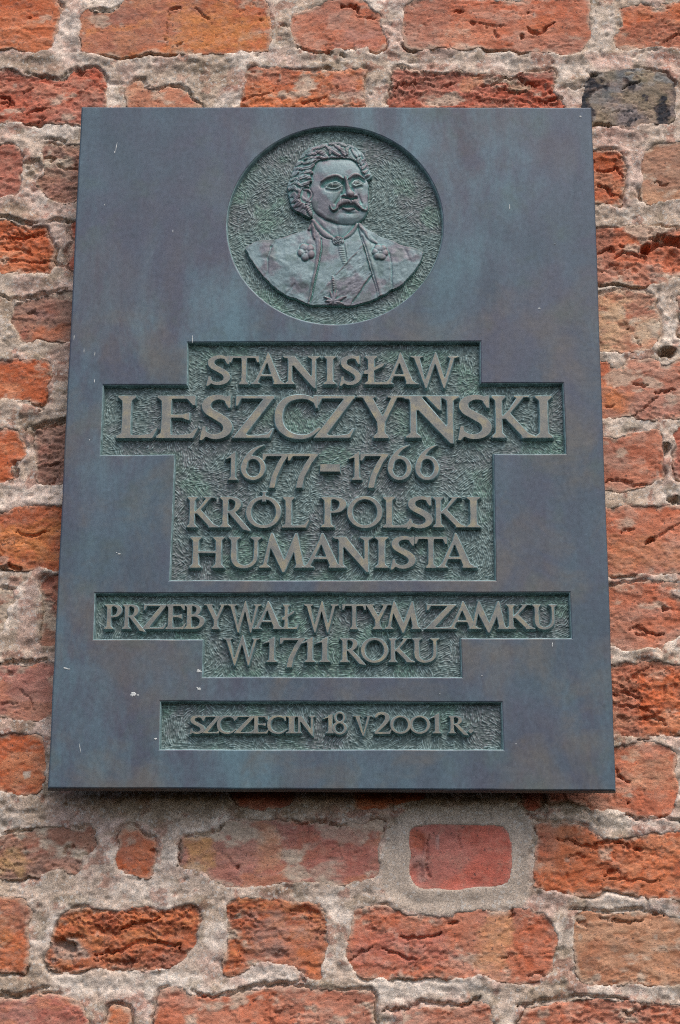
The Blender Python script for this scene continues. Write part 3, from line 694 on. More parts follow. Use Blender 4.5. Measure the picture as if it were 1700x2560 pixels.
PATCHES = [  # tone, strength, feather in mm, patch of differently coloured brick
    ((186, 138, 96), 0.8, 8, [[461, 2094], [531, 2086], [542, 2167], [520, 2183], [461, 2167]]),
    ((96, 92, 86), 0.8, 3, [[446, 2094], [461, 2094], [461, 2167], [446, 2164]]),
    ((194, 140, 112), 0.7, 8, [[640, 2056], [699, 2053], [710, 2183], [640, 2189]]),
    ((160, 92, 84), 0.6, 14, [[716, 2053], [922, 2058], [938, 2189], [759, 2205], [716, 2113]]),
    ((176, 140, 128), 0.6, 6, [[1026, 2129], [1064, 2129], [1070, 2205], [1040, 2210], [1023, 2167]]),
    ((188, 100, 66), 0.6, 6, [[1026, 2069], [1059, 2072], [1064, 2118], [1029, 2123]]),
    ((198, 140, 104), 0.85, 10, [[1202, 2302], [1284, 2281], [1289, 2384], [1278, 2449], [1224, 2443], [1197, 2411]]),
    ((190, 98, 66), 0.6, 10, [[1295, 2275], [1376, 2297], [1384, 2416], [1338, 2449], [1289, 2438]]),
    ((180, 112, 104), 0.5, 14, [[883, 2329], [1121, 2319], [1154, 2416], [904, 2416]]),
    ((206, 138, 106), 0.9, 5, [[1157, 191], [1203, 186], [1207, 207], [1177, 233], [1150, 230], [1142, 210]]),
    ((158, 142, 122), 0.8, 4, [[1265, 203], [1330, 209], [1330, 226], [1272, 230]]),
    ((200, 162, 132), 0.8, 10, [[1496, 737], [1582, 737], [1567, 791], [1553, 874], [1499, 882]]),
    ((204, 170, 144), 0.8, 8, [[1588, 794], [1630, 791], [1630, 850], [1609, 871], [1585, 826]]),
    ((206, 124, 80), 0.7, 10, [[1507, 960], [1573, 986], [1573, 1034], [1508, 1043]]),
    ((180, 130, 118), 0.5, 12, [[1588, 986], [1700, 974], [1700, 1034], [1594, 1048]]),
    ((150, 136, 128), 0.7, 6, [[1627, 642], [1648, 678], [1659, 705], [1648, 708], [1618, 690], [1612, 666]]),
    ((200, 110, 72), 0.8, 8, [[1573, 595], [1606, 595], [1606, 617], [1573, 610]]),
    ((150, 138, 132), 0.85, 6, [[122, 2362], [179, 2340], [228, 2367], [228, 2400], [179, 2411], [125, 2411]]),
    ((196, 110, 68), 0.7, 8, [[293, 2275], [412, 2275], [493, 2264], [488, 2297], [401, 2302], [304, 2324]]),
    ((134, 84, 68), 0.7, 10, [[233, 2405], [466, 2362], [466, 2416], [271, 2432]]),
    ((162, 128, 120), 0.75, 14, [[618, 2297], [705, 2275], [759, 2319], [705, 2384], [623, 2373]]),
    ((196, 112, 70), 0.7, 8, [[732, 2373], [813, 2362], [802, 2449], [764, 2443]]),
    ((198, 108, 70), 0.6, 8, [[336, 2102], [390, 2102], [379, 2189], [358, 2189], [325, 2156]]),
    ((176, 138, 96), 0.7, 10, [[-27, 2129], [54, 2113], [65, 2189], [-27, 2199]]),
    ((202, 124, 100), 0.7, 8, [[412, 2476], [466, 2481], [455, 2557], [401, 2560]]),
    ((206, 132, 78), 0.7, 18, [[417, 31], [497, 15], [597, 23], [666, 46], [666, 126], [536, 134], [421, 130]]),
    ((210, 132, 84), 0.8, 6, [[214, 73], [260, 69], [302, 73], [344, 61], [383, 34], [402, 31], [386, 46], [344, 73], [291, 80], [230, 92], [214, 115], [203, 107]]),
    ((140, 92, 82), 0.6, 10, [[268, 34], [406, 11], [417, 23], [344, 54], [283, 65]]),
    ((184, 128, 118), 0.6, 12, [[879, 73], [944, 69], [956, 122], [894, 119], [841, 115]]),
    ((160, 118, 110), 0.6, 12, [[833, 188], [906, 184], [910, 253], [848, 253]]),
    ((208, 116, 72), 0.7, 8, [[619, 245], [818, 237], [826, 264], [607, 266]]),
    ((214, 120, 78), 0.8, 5, [[726, 184], [776, 178], [780, 188], [730, 193]]),
    ((206, 140, 114), 0.5, 16, [[1100, 57], [1215, 69], [1261, 115], [1100, 119]]),
    ((200, 110, 70), 0.6, 12, [[1307, 46], [1391, 38], [1376, 84], [1330, 88], [1307, 73]]),
    ((176, 120, 108), 0.6, 8, [[107, 463], [187, 463], [187, 502], [141, 503], [114, 490]]),
    ((182, 150, 134), 0.7, 6, [[111, 414], [133, 414], [137, 441], [114, 441]]),
    ((182, 150, 134), 0.7, 6, [[152, 414], [183, 418], [179, 452], [152, 444]]),
    ((150, 116, 112), 0.6, 10, [[42, 772], [114, 764], [122, 795], [57, 806]]),
    ((196, 112, 78), 0.7, 8, [[76, 822], [171, 806], [171, 852], [76, 850]]),
    ((204, 130, 78), 0.6, 14, [[0, 1313], [145, 1313], [141, 1397], [38, 1405], [0, 1397]]),
    ((184, 104, 70), 0.6, 6, [[34, 1264], [151, 1264], [151, 1283], [34, 1283]]),
    ((190, 190, 184), 0.9, 1.5, [[57, 1931], [76, 1929], [76, 1944], [61, 1946]]),
    ((190, 140, 110), 0.5, 14, [[0, 1938], [107, 1916], [95, 1973], [23, 1980]]),
    ((200, 98, 56), 0.7, 12, [[1576, 1695], [1700, 1675], [1700, 1725], [1602, 1733]]),
    ((192, 128, 92), 0.5, 16, [[1519, 1348], [1610, 1336], [1700, 1367], [1700, 1428], [1534, 1435]]),
    ((200, 160, 134), 0.5, 14, [[1576, 1881], [1679, 1877], [1686, 1977], [1564, 1977]]),
]

# ------------------------------------------------------------------ the brick wall
PAL = {
    'orange': ((188, 108, 74), (182, 94, 60), (196, 126, 94), (142, 84, 66)),
    'orangedk': ((184, 104, 70), (168, 92, 66), (192, 118, 78), (130, 84, 68)),
    'red': ((176, 102, 84), (170, 86, 66), (186, 120, 100), (126, 70, 60)),
    'redgrey': ((160, 100, 84), (150, 114, 102), (174, 120, 100), (116, 82, 72)),
    'pinkorange': ((186, 120, 98), (184, 104, 78), (192, 138, 120), (136, 84, 70)),
    'palepink': ((184, 122, 98), (188, 142, 118), (178, 104, 80), (130, 80, 66)),
    'pinkred': ((178, 104, 90), (172, 116, 106), (186, 120, 96), (130, 78, 70)),
    'tan': ((178, 130, 104), (166, 110, 84), (182, 138, 112), (120, 84, 70)),
    'smoothred': ((194, 108, 90), (190, 102, 84), (198, 114, 97), (140, 70, 58)),
    'grey': ((112, 113, 112), (126, 126, 123), (142, 126, 100), (44, 45, 50)),
}
PAL = {k: [srgb(*c) for c in v] for k, v in PAL.items()}
MORTAR_BASE, MORTAR_LIGHT, MORTAR_DARK = srgb(192, 175, 160), srgb(218, 207, 195), srgb(166, 148, 128)
MORTAR_PINK, MORTAR_CEMENT = srgb(190, 160, 148), srgb(182, 169, 155)
MM = 0.001

def prep_marks():
    pits, cracks, tones = [], [], []
    for x, y, rx, ry, rot, d in PITS:
        wx, wz = at(x, y)
        s = abs(at(x + 10, y)[0] - at(x - 10, y)[0]) / 20
        t = abs(at(x, y + 10)[1] - at(x, y - 10)[1]) / 20
        pits.append((float(wx), float(wz), rx * s, ry * t, math.radians(-rot), d * MM))
    for w, d, pts in CRACKS:
        cracks.append((w * MM, d * MM, poly_at(pts)))
    for k, s, f, pts in TONES:
        tones.append((k, s, f * MM, poly_at(pts)))
    return pits, cracks, tones
W_PITS, W_CRACKS, W_TONES = prep_marks()

def carve(X, Z):
    """depth cut into the wall by the holes and cracks the photograph shows, and a 0-1 mask of fresh material"""
    D = np.zeros(X.shape)
    x0, x1, z0, z1 = X.min(), X.max(), Z.min(), Z.max()
    wx = X + 0.0022 * vnoise(X * 160, Z * 160, 5) + 0.0012 * vnoise(X * 420, Z * 420, 6)
    wz = Z + 0.0022 * vnoise(X * 160, Z * 160, 7) + 0.0012 * vnoise(X * 420, Z * 420, 8)
    for cx, cz, rx, ry, rot, d in W_PITS:
        R = max(rx, ry) * 1.6
        if cx + R < x0 or cx - R > x1 or cz + R < z0 or cz - R > z1: continue
        u = ((wx - cx) * math.cos(rot) + (wz - cz) * math.sin(rot)) / rx
        v = (-(wx - cx) * math.sin(rot) + (wz - cz) * math.cos(rot)) / ry
        r = np.sqrt(u * u + v * v)
        D = np.maximum(D, d * (1 - sm(0.45, 1.12, r)))
    for w, d, P in W_CRACKS:
        if P[:, 0].max() + .02 < x0 or P[:, 0].min() - .02 > x1 or P[:, 1].max() + .02 < z0 or P[:, 1].min() - .02 > z1: continue
        q, t = line_dist(wx, wz, P)
        ww = w * (0.55 + 0.9 * np.sin(PI * np.clip(t, 0.04, 0.96)))
        D = np.maximum(D, d * (1 - sm(0.35, 1.25, q / ww)))
        # the lip above a crack stands slightly proud, the material below falls back
    return D

def brick_surface(X, Z, sd, rough, level, seed):
    r = rough
    f = level * 0.45 * MM + 0.0013 * fbm(X * 12, Z * 12, 2, seed) * (0.4 + r)
    # cleaved ledges: layers that break off along nearly level lines, overhanging towards the ground
    warp = fbm(X * 13, Z * 24, 6, seed + 3, 0.56)
    q = Z * 58 + warp * 2.9 + X * 3
    led = 1 - (q - np.floor(q))
    mask = sm(0.15, 0.6, fbm(X * 17, Z * 28, 3, seed + 9) + (r - 0.65) * 0.8)
    f = f + (led - 0.6) * 0.0036 * mask * min(1.2, r + 0.1)
    q2 = Z * 140 + fbm(X * 32, Z * 60, 5, seed + 13, 0.6) * 2.8
    led2 = 1 - (q2 - np.floor(q2))
    mask2 = sm(0.2, 0.6, fbm(X * 34, Z * 50, 3, seed + 19) + (r - 0.6) * 0.6)
    f = f + (led2 - 0.5) * 0.0016 * mask2 * (r + 0.1)
    # broken plates of different height
    pl = fbm(X * 22 + 3, Z * 40, 6, seed + 23, 0.58)
    f = f - 0.0022 * r * sm(0.20, 0.25, pl) - 0.0018 * r * sm(-0.34, -0.38, pl)
    # hairline cracks
    cr = np.abs(fbm(X * 30, Z * 52, 4, seed + 29))
    cm = sm(0.35, 0.7, fbm(X * 12, Z * 15, 2, seed + 31) + r * 0.25)
    f = f - 0.0022 * (1 - sm(0.0, 0.035, cr)) * cm
    f = f + (0.0005 * fbm(X * 130, Z * 220, 3, seed + 37) + 0.0004 * vnoise(X * 420, Z * 420, seed + 41)) * (0.25 + r)
    # small blow holes
    ph = vnoise(X * 130, Z * 150, seed + 43)
    f = f - 0.002 * sm(0.80, 0.92, ph) * (0.3 + r)
    # worn, rounded arris
    e = np.clip(-sd / 0.0035, 0, 1)
    f = f - 0.0004 * (1 - e) ** 2
    out = np.clip((sd + 0.0005) / 0.004, 0, 1)
    f = np.where(sd > -0.0005, f - 0.034 * out ** 0.8, f)
    return f, mask * (1 - led), pl

W_PATCHES = [(srgb(*c), s, f * MM, poly_at(p)) for c, s, f, p in PATCHES]
def apply_patches(X, Z, c):
    x0, x1, z0, z1 = X.min(), X.max(), Z.min(), Z.max()
    for k, (cc, s, f, P) in enumerate(W_PATCHES):
        if P[:, 0].max() + .01 < x0 or P[:, 0].min() - .01 > x1 or P[:, 1].max() + .01 < z0 or P[:, 1].min() - .01 > z1: continue
        d = poly_sdf(X, Z, P) + f * 1.1 * fbm(X * 60, Z * 90, 4, 600 + k, 0.6)
        t = s * (1 - sm(-f, f * 0.5, d)) * (0.85 + 0.3 * fbm(X * 90, Z * 140, 3, 700 + k))
        c = mixc(c, cc * (1 + 0.12 * fbm(X * 70, Z * 120, 3, 800 + k))[..., None], np.clip(t, 0, 1))
    return c

def brick_colors(X, Z, sd, pal, rough, smear, seed, mask, pl, D):
    A, B, C, K = PAL[pal]
    n1 = fbm(X * 13, Z * 22, 4, seed + 50)
    n2 = fbm(X * 30, Z * 60, 4, seed + 51)
    n3 = fbm(X * 9, Z * 12, 3, seed + 52)
    c = mixc(np.broadcast_to(A, X.shape + (3,)), B, sm(-0.1, 0.45, n1))
    c = mixc(c, C, sm(0.05, 0.5, n2) * 0.85)
    c = mixc(c, B * np.array([1.06, 1, 0.9]), sm(0.08, 0.2, pl) * 0.6 * min(1, rough + .3))
    c = mixc(c, B, sm(0.3, 0.8, mask) * 0.7)
    c = mixc(c, K, sm(0.32, 0.6, fbm(X * 40, Z * 70, 4, seed + 53)) * 0.35)
    c = mixc(c, srgb(150, 118, 110), sm(0.15, 0.6, n3) * 0.35)
    c = c * (1 + 0.16 * fbm(X * 60, Z * 130, 3, seed + 54))[..., None]
    if pal == 'grey':
        g = fbm(X * 46, Z * 40, 5, seed + 60)
        c = mixc(c, PAL['grey'][3], sm(0.06, 0.18, g))
        c = mixc(c, PAL['grey'][3], sm(-0.006, -0.001, sd) * sm(-0.3, 0.1, fbm(X * 60, Z * 60, 3, seed)) * 0.9)
        c = mixc(c, PAL['grey'][2], sm(0.1, 0.5, fbm(X * 14, Z * 18, 3, seed + 61)) * sm(0.30, 0.22, g) * 0.6)
    # lime smeared over the face
    s = fbm(X * 24, Z * 40, 5, seed + 70, 0.6)
    t = sm(0.70 - 0.75 * smear, 1.05 - 0.6 * smear, s + 0.10)
    if smear > 0: c = mixc(c, MORTAR_BASE * (1 + 0.2 * vnoise(X * 200, Z * 200, seed + 71))[..., None], t * min(0.85, 0.45 + smear * 0.6))
    edge = sm(-0.007, 0.0005, sd + 0.004 * fbm(X * 70, Z * 70, 3, seed + 72))
    c = mixc(c, MORTAR_BASE * 0.95, edge * (0.15 if pal in ('smoothred', 'grey') else 0.6))
    c = mixc(c, srgb(178, 168, 158), sm(0.88, 0.93, vnoise(X * 75, Z * 75, seed + 73)) * 0.4)
    c = apply_patches(X, Z, c)
    if pal not in ('grey', 'smoothred'): c = c * np.array([1.03, 1.05, 0.96])
    return np.clip(c, 0.01, 0.9)

wall_label = 'weathered red brick wall with rough pale lime mortar joints behind the bronze plaque'
x_mid, z_mid = 0.0, CZ
wall = tag(empty('brick_wall', (0, 0.3, CZ - 1.0)), wall_label, 'wall')

# rows seen in the photograph, carried on past the frame
ROWS = [(-370, -235), (-205, -65), (-30, 130), (168, 312), (357, 495), (550, 690), (735, 857), (900, 1010), (1070, 1215), (1262, 1425),
        (1465, 1620), (1663, 1802), (1835, 1985), (2050, 2195), (2245, 2430), (2490, 2650), (2695, 2850), (2890, 3040)]
bricks = [(p, r, lv, smr, chaikin(poly_at(o), 1)) for p, r, lv, smr, o in BRICKS]
rnd = random.Random(11)
for ri, (y0, y1) in enumerate(ROWS):
    spans = []
    own = [o for _, _, _, _, o in BRICKS if y0 < sum(q[1] for q in o) / len(o) < y1]
    if own:
        xl = min(min(q[0] for q in o) for o in own) - 26
        xr = max(max(max(q[0] for q in o) for o in own) + 26, 1500)
        spans = [(-640, xl), (xr, 2340)]
    else:
        spans = [(-640 - rnd.randint(0, 120), 2340)]
    for a, b in spans:
        x = b if a < 0 and b < 400 else a
        step = -1 if a < 0 and b < 400 else 1
        while (x > a + 60) if step < 0 else (x < b - 60):
            L = rnd.choice([230, 245, 440, 470]) + rnd.randint(-15, 15)
            xa, xb = (x - L, x) if step < 0 else (x, x + L)
            j = lambda k=7: rnd.randint(-k, k)
            pts = []
            for fx, fy in ((0, 0), (.33, 0), (.66, 0), (1, 0), (1, .5), (1, 1), (.66, 1), (.33, 1), (0, 1), (0, .5)):
                pts.append((xa + fx * (xb - xa) + j(), y0 + fy * (y1 - y0) + j()))
            bricks.append((rnd.choice(['orange', 'pinkorange', 'red', 'orangedk', 'pinkred']), rnd.uniform(.3, .8), rnd.randint(-1, 3), rnd.uniform(.1, .4), chaikin(poly_at(pts), 1)))
            x += step * (L + rnd.randint(26, 40))

G = 0.00165
fx0, fz1 = at(-40, -40); fx1, fz0 = at(1740, 2600)
MX, MZ = grid(float(at(-560, 1280)[0]), float(at(2260, 1280)[0]), float(at(850, 2960)[1]), float(at(850, -300)[1]), 0.0022)
M_SD = np.full(MX.shape, 1.0)
M_LV = np.zeros(MX.shape)
mx0, mz0, mg = MX[0, 0], MZ[0, 0], 0.0022

for k, (pal, rough, level, smear, P) in enumerate(bricks):
    lo, hi = P.min(0), P.max(0)
    inframe = hi[0] > fx0 - .02 and lo[0] < fx1 + .02 and hi[1] > fz0 - .02 and lo[1] < fz1 + .02
    g = G if inframe else 0.0035
    X, Z = grid(lo[0] - 0.006, hi[0] + 0.006, lo[1] - 0.006, hi[1] + 0.006, g)
    seed = 1000 + 97 * k
    sd = poly_sdf(X, Z, P)
    sdn = sd - 0.0014 + (0.0026 * fbm(X * 75, Z * 75, 4, seed + 1, 0.65) + 0.0026 * vnoise(X * 34, Z * 34, seed + 2)) * (0.25 if pal == 'smoothred' else 1)
    Hh, mask, pl = brick_surface(X, Z, sdn, rough, level, seed)
    D = carve(X, Z)
    Hh = Hh - D
    c = brick_colors(X, Z, sdn, pal, rough, smear, seed, mask, pl, D)
    me = grid_mesh('brick', X, Z, -Hh, sdn < 0.0055, c)
    ctr = (float((lo[0] + hi[0]) / 2), 0.0, float((lo[1] + hi[1]) / 2))
    link('brick', me, BRICK, wall, ctr)
    # record this brick in the mortar's maps
    i0, i1 = int(max(0, (lo[1] - 0.03 - mz0) / mg)), int(min(MX.shape[0], (hi[1] + 0.03 - mz0) / mg + 1))
    j0, j1 = int(max(0, (lo[0] - 0.03 - mx0) / mg)), int(min(MX.shape[1], (hi[0] + 0.03 - mx0) / mg + 1))
    if i1 <= i0 or j1 <= j0: continue
    sx, sz = MX[i0:i1, j0:j1], MZ[i0:i1, j0:j1]
    s = poly_sdf(sx, sz, P)
    s = s - 0.0014 + (0.0026 * fbm(sx * 75, sz * 75, 4, seed + 1, 0.65) + 0.0026 * vnoise(sx * 34, sz * 34, seed + 2)) * (0.25 if pal == 'smoothred' else 1)
    cur = M_SD[i0:i1, j0:j1]
    m = s < cur
    M_SD[i0:i1, j0:j1] = np.where(m, s, cur)
    M_LV[i0:i1, j0:j1] = np.where(m, level * MM, M_LV[i0:i1, j0:j1])

def mortar_tones(X, Z):
    T = {}
    for k, s, f, P in W_TONES:
        d = poly_sdf(X, Z, P) + f * 0.8 * fbm(X * 60, Z * 60, 3, 77)
        T[k] = np.maximum(T.get(k, 0), s * (1 - sm(-f, f * 0.4, d)))
    return T

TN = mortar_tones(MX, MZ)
cem = TN['cement']
near = 1 - sm(0.0, 0.030, M_SD)
MH = -0.0022 + near * (M_LV * 0.45 + 0.0022 + 0.0019 * fbm(MX * 22, MZ * 26, 3, 300)) + 0.0014 * fbm(MX * 16, MZ * 22, 4, 301) * (1 - cem)
MH += (0.0007 * fbm(MX * 75, MZ * 95, 4, 302) + 0.0007 * vnoise(MX * 250, MZ * 250, 303)) * (1 - 0.8 * cem)
lump = fbm(MX * 40, MZ * 55, 4, 304)
MH += 0.0010 * sm(0.0, 0.35, lump) * (1 - cem)
MH -= 0.0025 * sm(0.66, 0.80, vnoise(MX * 105, MZ * 120, 305)) * (1 - cem)
MH += cem * 0.0012
# gaps that weather out along some brick edges, under the bed joints most of all
gap = sm(0.25, 0.55, fbm(MX * 13, MZ * 15, 3, 306))
MH -= 0.0065 * gap * (1 - sm(0.0008, 0.0042, M_SD)) * (1 - cem)
MH -= 0.9 * carve(MX, MZ)
MH = np.where(M_SD < 0, MH - 0.010 * sm(0.0022, 0.006, -M_SD) - 0.010 * sm(0.006, 0.011, -M_SD), MH)
mc = mixc(np.broadcast_to(MORTAR_BASE, MX.shape + (3,)), MORTAR_LIGHT, sm(0.0, 0.6, fbm(MX * 22, MZ * 30, 4, 310)) * 0.75)
mc = mixc(mc, MORTAR_DARK, sm(0.1, 0.6, fbm(MX * 11, MZ * 16, 4, 311)) * 0.5)
mc = mixc(mc, MORTAR_PINK, sm(0.05, 0.5, fbm(MX * 15, MZ * 20, 3, 312)) * 0.6)
mc = mixc(mc, srgb(150, 92, 74), sm(0.42, 0.55, fbm(MX * 60, MZ * 60, 3, 313)) * (1 - cem) * 0.5)
mc = mixc(mc, srgb(126, 114, 94), sm(0.36, 0.66, fbm(MX * 36, MZ * 50, 4, 314)) * (1 - cem) * 0.5)
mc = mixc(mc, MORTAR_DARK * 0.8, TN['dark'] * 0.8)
mc = mixc(mc, MORTAR_PINK, TN['pink'])
mc = mixc(mc, MORTAR_LIGHT, TN['light'] * (0.75 + 0.25 * lump))
mc = mixc(mc, MORTAR_CEMENT, cem)
mc = mc * np.array([1.05, 1.0, 0.95])
mc = mc * (1 + 0.30 * fbm(MX * 150, MZ * 180, 3, 315) * (1 - 0.6 * cem))[..., None]
hidden = (np.abs(MX) < W / 2 - 0.075) & (np.abs(MZ - CZ) < H / 2 - 0.075)
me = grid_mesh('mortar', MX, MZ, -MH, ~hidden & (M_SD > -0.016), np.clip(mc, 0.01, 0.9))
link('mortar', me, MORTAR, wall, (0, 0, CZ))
# the masonry behind the facing
x0, x1, z0, z1 = MX.min(), MX.max(), MZ.min(), MZ.max()
V = [(x, y, z) for y in (0.034, 0.30) for z in (z0, z1) for x in (x0, x1)]
me = bpy.data.meshes.new('wall_core')
me.from_pydata(V, [], [(0, 1, 3, 2), (4, 6, 7, 5), (0, 4, 5, 1), (2, 3, 7, 6), (0, 2, 6, 4), (1, 5, 7, 3)])
ca = me.color_attributes.new('tint', 'FLOAT_COLOR', 'POINT')
for d in ca.data: d.color = (*MORTAR_BASE, 1)
link('wall_core', me, MORTAR, wall, (0, 0.3, CZ))
print('wall', round(time.time() - T0, 1), 's', len(bricks), 'bricks')

# ------------------------------------------------------------------ the bronze plaque
plaque = tag(empty('bronze_plaque', (0, FRONT + 0.016, CZ - H / 2)),
             'patinated bronze memorial plaque with relief portrait and raised Polish inscription on the brick wall', 'plaque')
DEPTH, THICK = 0.0095, 0.015
FLOOR = FRONT + DEPTH

def fine(P, step=0.02):
    """more points along straight sides, with a slight hand-made waviness"""
    out = []
    n = len(P)
    for i in range(n):
        a, b = np.array(P[i]), np.array(P[(i + 1) % n])
        L = np.linalg.norm(b - a)
        k = max(1, int(L / step))
        nrm = np.array([-(b - a)[1], (b - a)[0]]) / L
        for j in range(k):
            p = a + (b - a) * j / k
            if j: p = p + nrm * 0.0005 * float(vnoise(np.array([p[0] * 22 + 9 * i]), np.array([p[1] * 22]), 71)[0])
            out.append(p)
    return np.array(out)

OUTER = [(-W / 2, CZ - H / 2), (W / 2, CZ - H / 2), (W / 2, CZ + H / 2), (-W / 2, CZ + H / 2)]
FIELD_A = [(470, 857.5), (1199.5, 855), (1200, 959.5), (1406, 959), (1413.5, 1133), (1233, 1133), (1238, 1449.5), (425, 1449.5), (438, 1134.5), (252, 1136), (259, 963.7), (469, 963.7)]
FIELD_B = [(238.7, 1484.6), (1423, 1482.4), (1427.5, 1594), (1150.5, 1594), (1153.5, 1691.5), (507, 1691), (509, 1597), (235, 1597)]
FIELD_C = [(402.3, 1755), (1253, 1757), (1257, 1873), (400, 1872)]
MED_X, MED_Z, MED_R = -0.000713, CZ + 0.293417, 0.144875
circle = np.array([(MED_X + MED_R * math.cos(t), MED_Z + MED_R * math.sin(t)) for t in np.linspace(0, 2 * PI, 145)[:-1]])
fields = [orient(poly_at(f, FRONT)) for f in (FIELD_A, FIELD_B, FIELD_C)]
holes = [orient(circle, False)] + [orient(fine(f, 0.03), False) for f in fields]

prof = [(0.0024, FRONT), (0.0012, FRONT + 0.0006), (0.0002, FRONT + 0.0018)]
me = profile_solid('plate', [orient(fine(OUTER, 0.04))] + holes, prof + [(-0.0012, FRONT + DEPTH + 0.0015)])
link('plate', me, PLATE, plaque, (0, FRONT, CZ))
me.materials.append(VERD)
nrm = [tuple(p.normal) for p in me.polygons]
for p in me.polygons:
    c = p.center
    x, z = c.x, c.z          # mesh coordinates are centred on the plate
    inner = abs(x) < W / 2 - 0.004 and abs(z) < H / 2 - 0.004
    if inner and p.normal.y > -0.75: p.material_index = 1
# back body of the casting, behind the recesses
ring = orient(np.array(OUTER))
me = profile_solid('plate_back', [offset_loop(ring, -0.0006)], [(0, FLOOR + 0.0015 + 0.0002), (0, FRONT + THICK)])
bk = [(x, FRONT + THICK, z) for x, z in ring]
n0 = len(me.vertices)
link('plate_back', me, PLATE, plaque, (0, FRONT + THICK, CZ))
# four fixing studs between plate and wall
for sx in (-1, 1):
    for sz in (-1, 1):
        cx, cz = sx * (W / 2 - 0.06), CZ + sz * (H / 2 - 0.06)
        V, F = [], []
        for y in (FRONT + THICK, 0.034):
            V += [(cx + 0.006 * math.cos(t), y, cz + 0.006 * math.sin(t)) for t in np.linspace(0, 2 * PI, 17)[:-1]]
        F = [(i, 16 + i, 16 + (i + 1) % 16, (i + 1) % 16) for i in range(16)]
        me = bpy.data.meshes.new('fixing_stud'); me.from_pydata(V, [], F)
        link('fixing_stud', me, PLATE, plaque, (cx, FRONT + THICK, cz))

# ------------------------------------------------------------------ chiselled grounds of the recesses
def hatch(X, Z, seed):
    """overlapping patches of short parallel chisel cuts"""
    best = np.full(X.shape, 1e9); second = best.copy()
    ang = np.zeros(X.shape); off = np.zeros(X.shape); cx_ = X.copy(); cz_ = Z.copy()
    cs = 0.026
    wx = X + 0.004 * vnoise(X * 90, Z * 90, seed + 1)
    wz = Z + 0.004 * vnoise(X * 90, Z * 90, seed + 2)
    ix, iz = np.floor(wx / cs), np.floor(wz / cs)
    for dx in (-1, 0, 1):
        for dz in (-1, 0, 1):
            jx, jz = ix + dx, iz + dz
            px = (jx + 0.5 + 0.45 * _hash(jx, jz, seed + 3)) * cs
            pz = (jz + 0.5 + 0.45 * _hash(jx, jz, seed + 4)) * cs
            d = (wx - px) ** 2 + (wz - pz) ** 2
            m = d < best
            best = np.where(m, d, best); cx_ = np.where(m, px, cx_); cz_ = np.where(m, pz, cz_)
            ang = np.where(m, _hash(jx, jz, seed + 5) * 1.25 - 0.2, ang)
            off = np.where(m, _hash(jx, jz, seed + 6) * 50, off)
    u = (X - cx_) * np.cos(ang) + (Z - cz_) * np.sin(ang)
    v = -(X - cx_) * np.sin(ang) + (Z - cz_) * np.cos(ang) + 4.0 * u * u * np.sign(off)
    q = v * 400 + off + 0.6 * vnoise(X * 125, Z * 125, seed + 8)
    stroke = 0.5 + 0.5 * np.sin(q * 2 * PI)
    cell = np.floor(q)
    br = vnoise(u * 260 + cell * 7.31, cell * 1.7, seed + 9)
    h = stroke ** 1.2 * (0.55 + 0.75 * br) + 0.35 * vnoise(X * 420, Z * 420, seed + 10)
    return np.clip(h, -0.4, 1.3)

TEAL_L, TEAL_M, GREEN_D, PURP = srgb(152, 174, 172), srgb(112, 132, 129), srgb(68, 84, 81), srgb(110, 105, 110)
def ground(name, sdf, x0, x1, z0, z1, seed, label):
    X, Z = grid(x0 - 0.003, x1 + 0.003, z0 - 0.003, z1 + 0.003, 0.00085)
    sd = sdf(X, Z)
    h = hatch(X, Z, seed)
    Y = FLOOR - 0.0014 * h - 0.0006 * fbm(X * 30, Z * 30, 3, seed + 20)
    tone = fbm(X * 16, Z * 20, 4, seed + 21)
    c = mixc(np.broadcast_to(TEAL_M, X.shape + (3,)), PURP, sm(0.0, 0.5, tone) * 0.7)
    c = mixc(c, srgb(98, 136, 116), sm(0.1, 0.6, fbm(X * 22, Z * 24, 3, seed + 22)) * 0.7)
    c = mixc(c, GREEN_D, sm(0.50, 0.05, h) * 0.85)
    c = mixc(c, TEAL_L, sm(0.55, 0.95, h) * 0.8)  # ridge tops: worn patina, with their shiny highlight painted into the tint
    me = grid_mesh(name, X, Z, Y, sd < 0.0017, c)
    o = link(name, me, GROUND, plaque, (float((x0 + x1) / 2), FLOOR, float((z0 + z1) / 2)))
    tag(o, label)

ground('recessed_ground', lambda X, Z: np.hypot(X - MED_X, Z - MED_Z) - MED_R, MED_X - MED_R, MED_X + MED_R, MED_Z - MED_R, MED_Z + MED_R, 500,
       'green chiselled ground of the round medallion')
for f, sd_, lb in zip(fields, (540, 580, 620), ('green chiselled ground behind the name, years and title', 'green chiselled ground behind the two lines about the castle stay', 'green chiselled ground of the bottom date line')):
    ground('recessed_ground', (lambda P: (lambda X, Z: poly_sdf(X, Z, P)))(f), f[:, 0].min(), f[:, 0].max(), f[:, 1].min(), f[:, 1].max(), sd_, lb)
print('plaque', round(time.time() - T0, 1), 's')

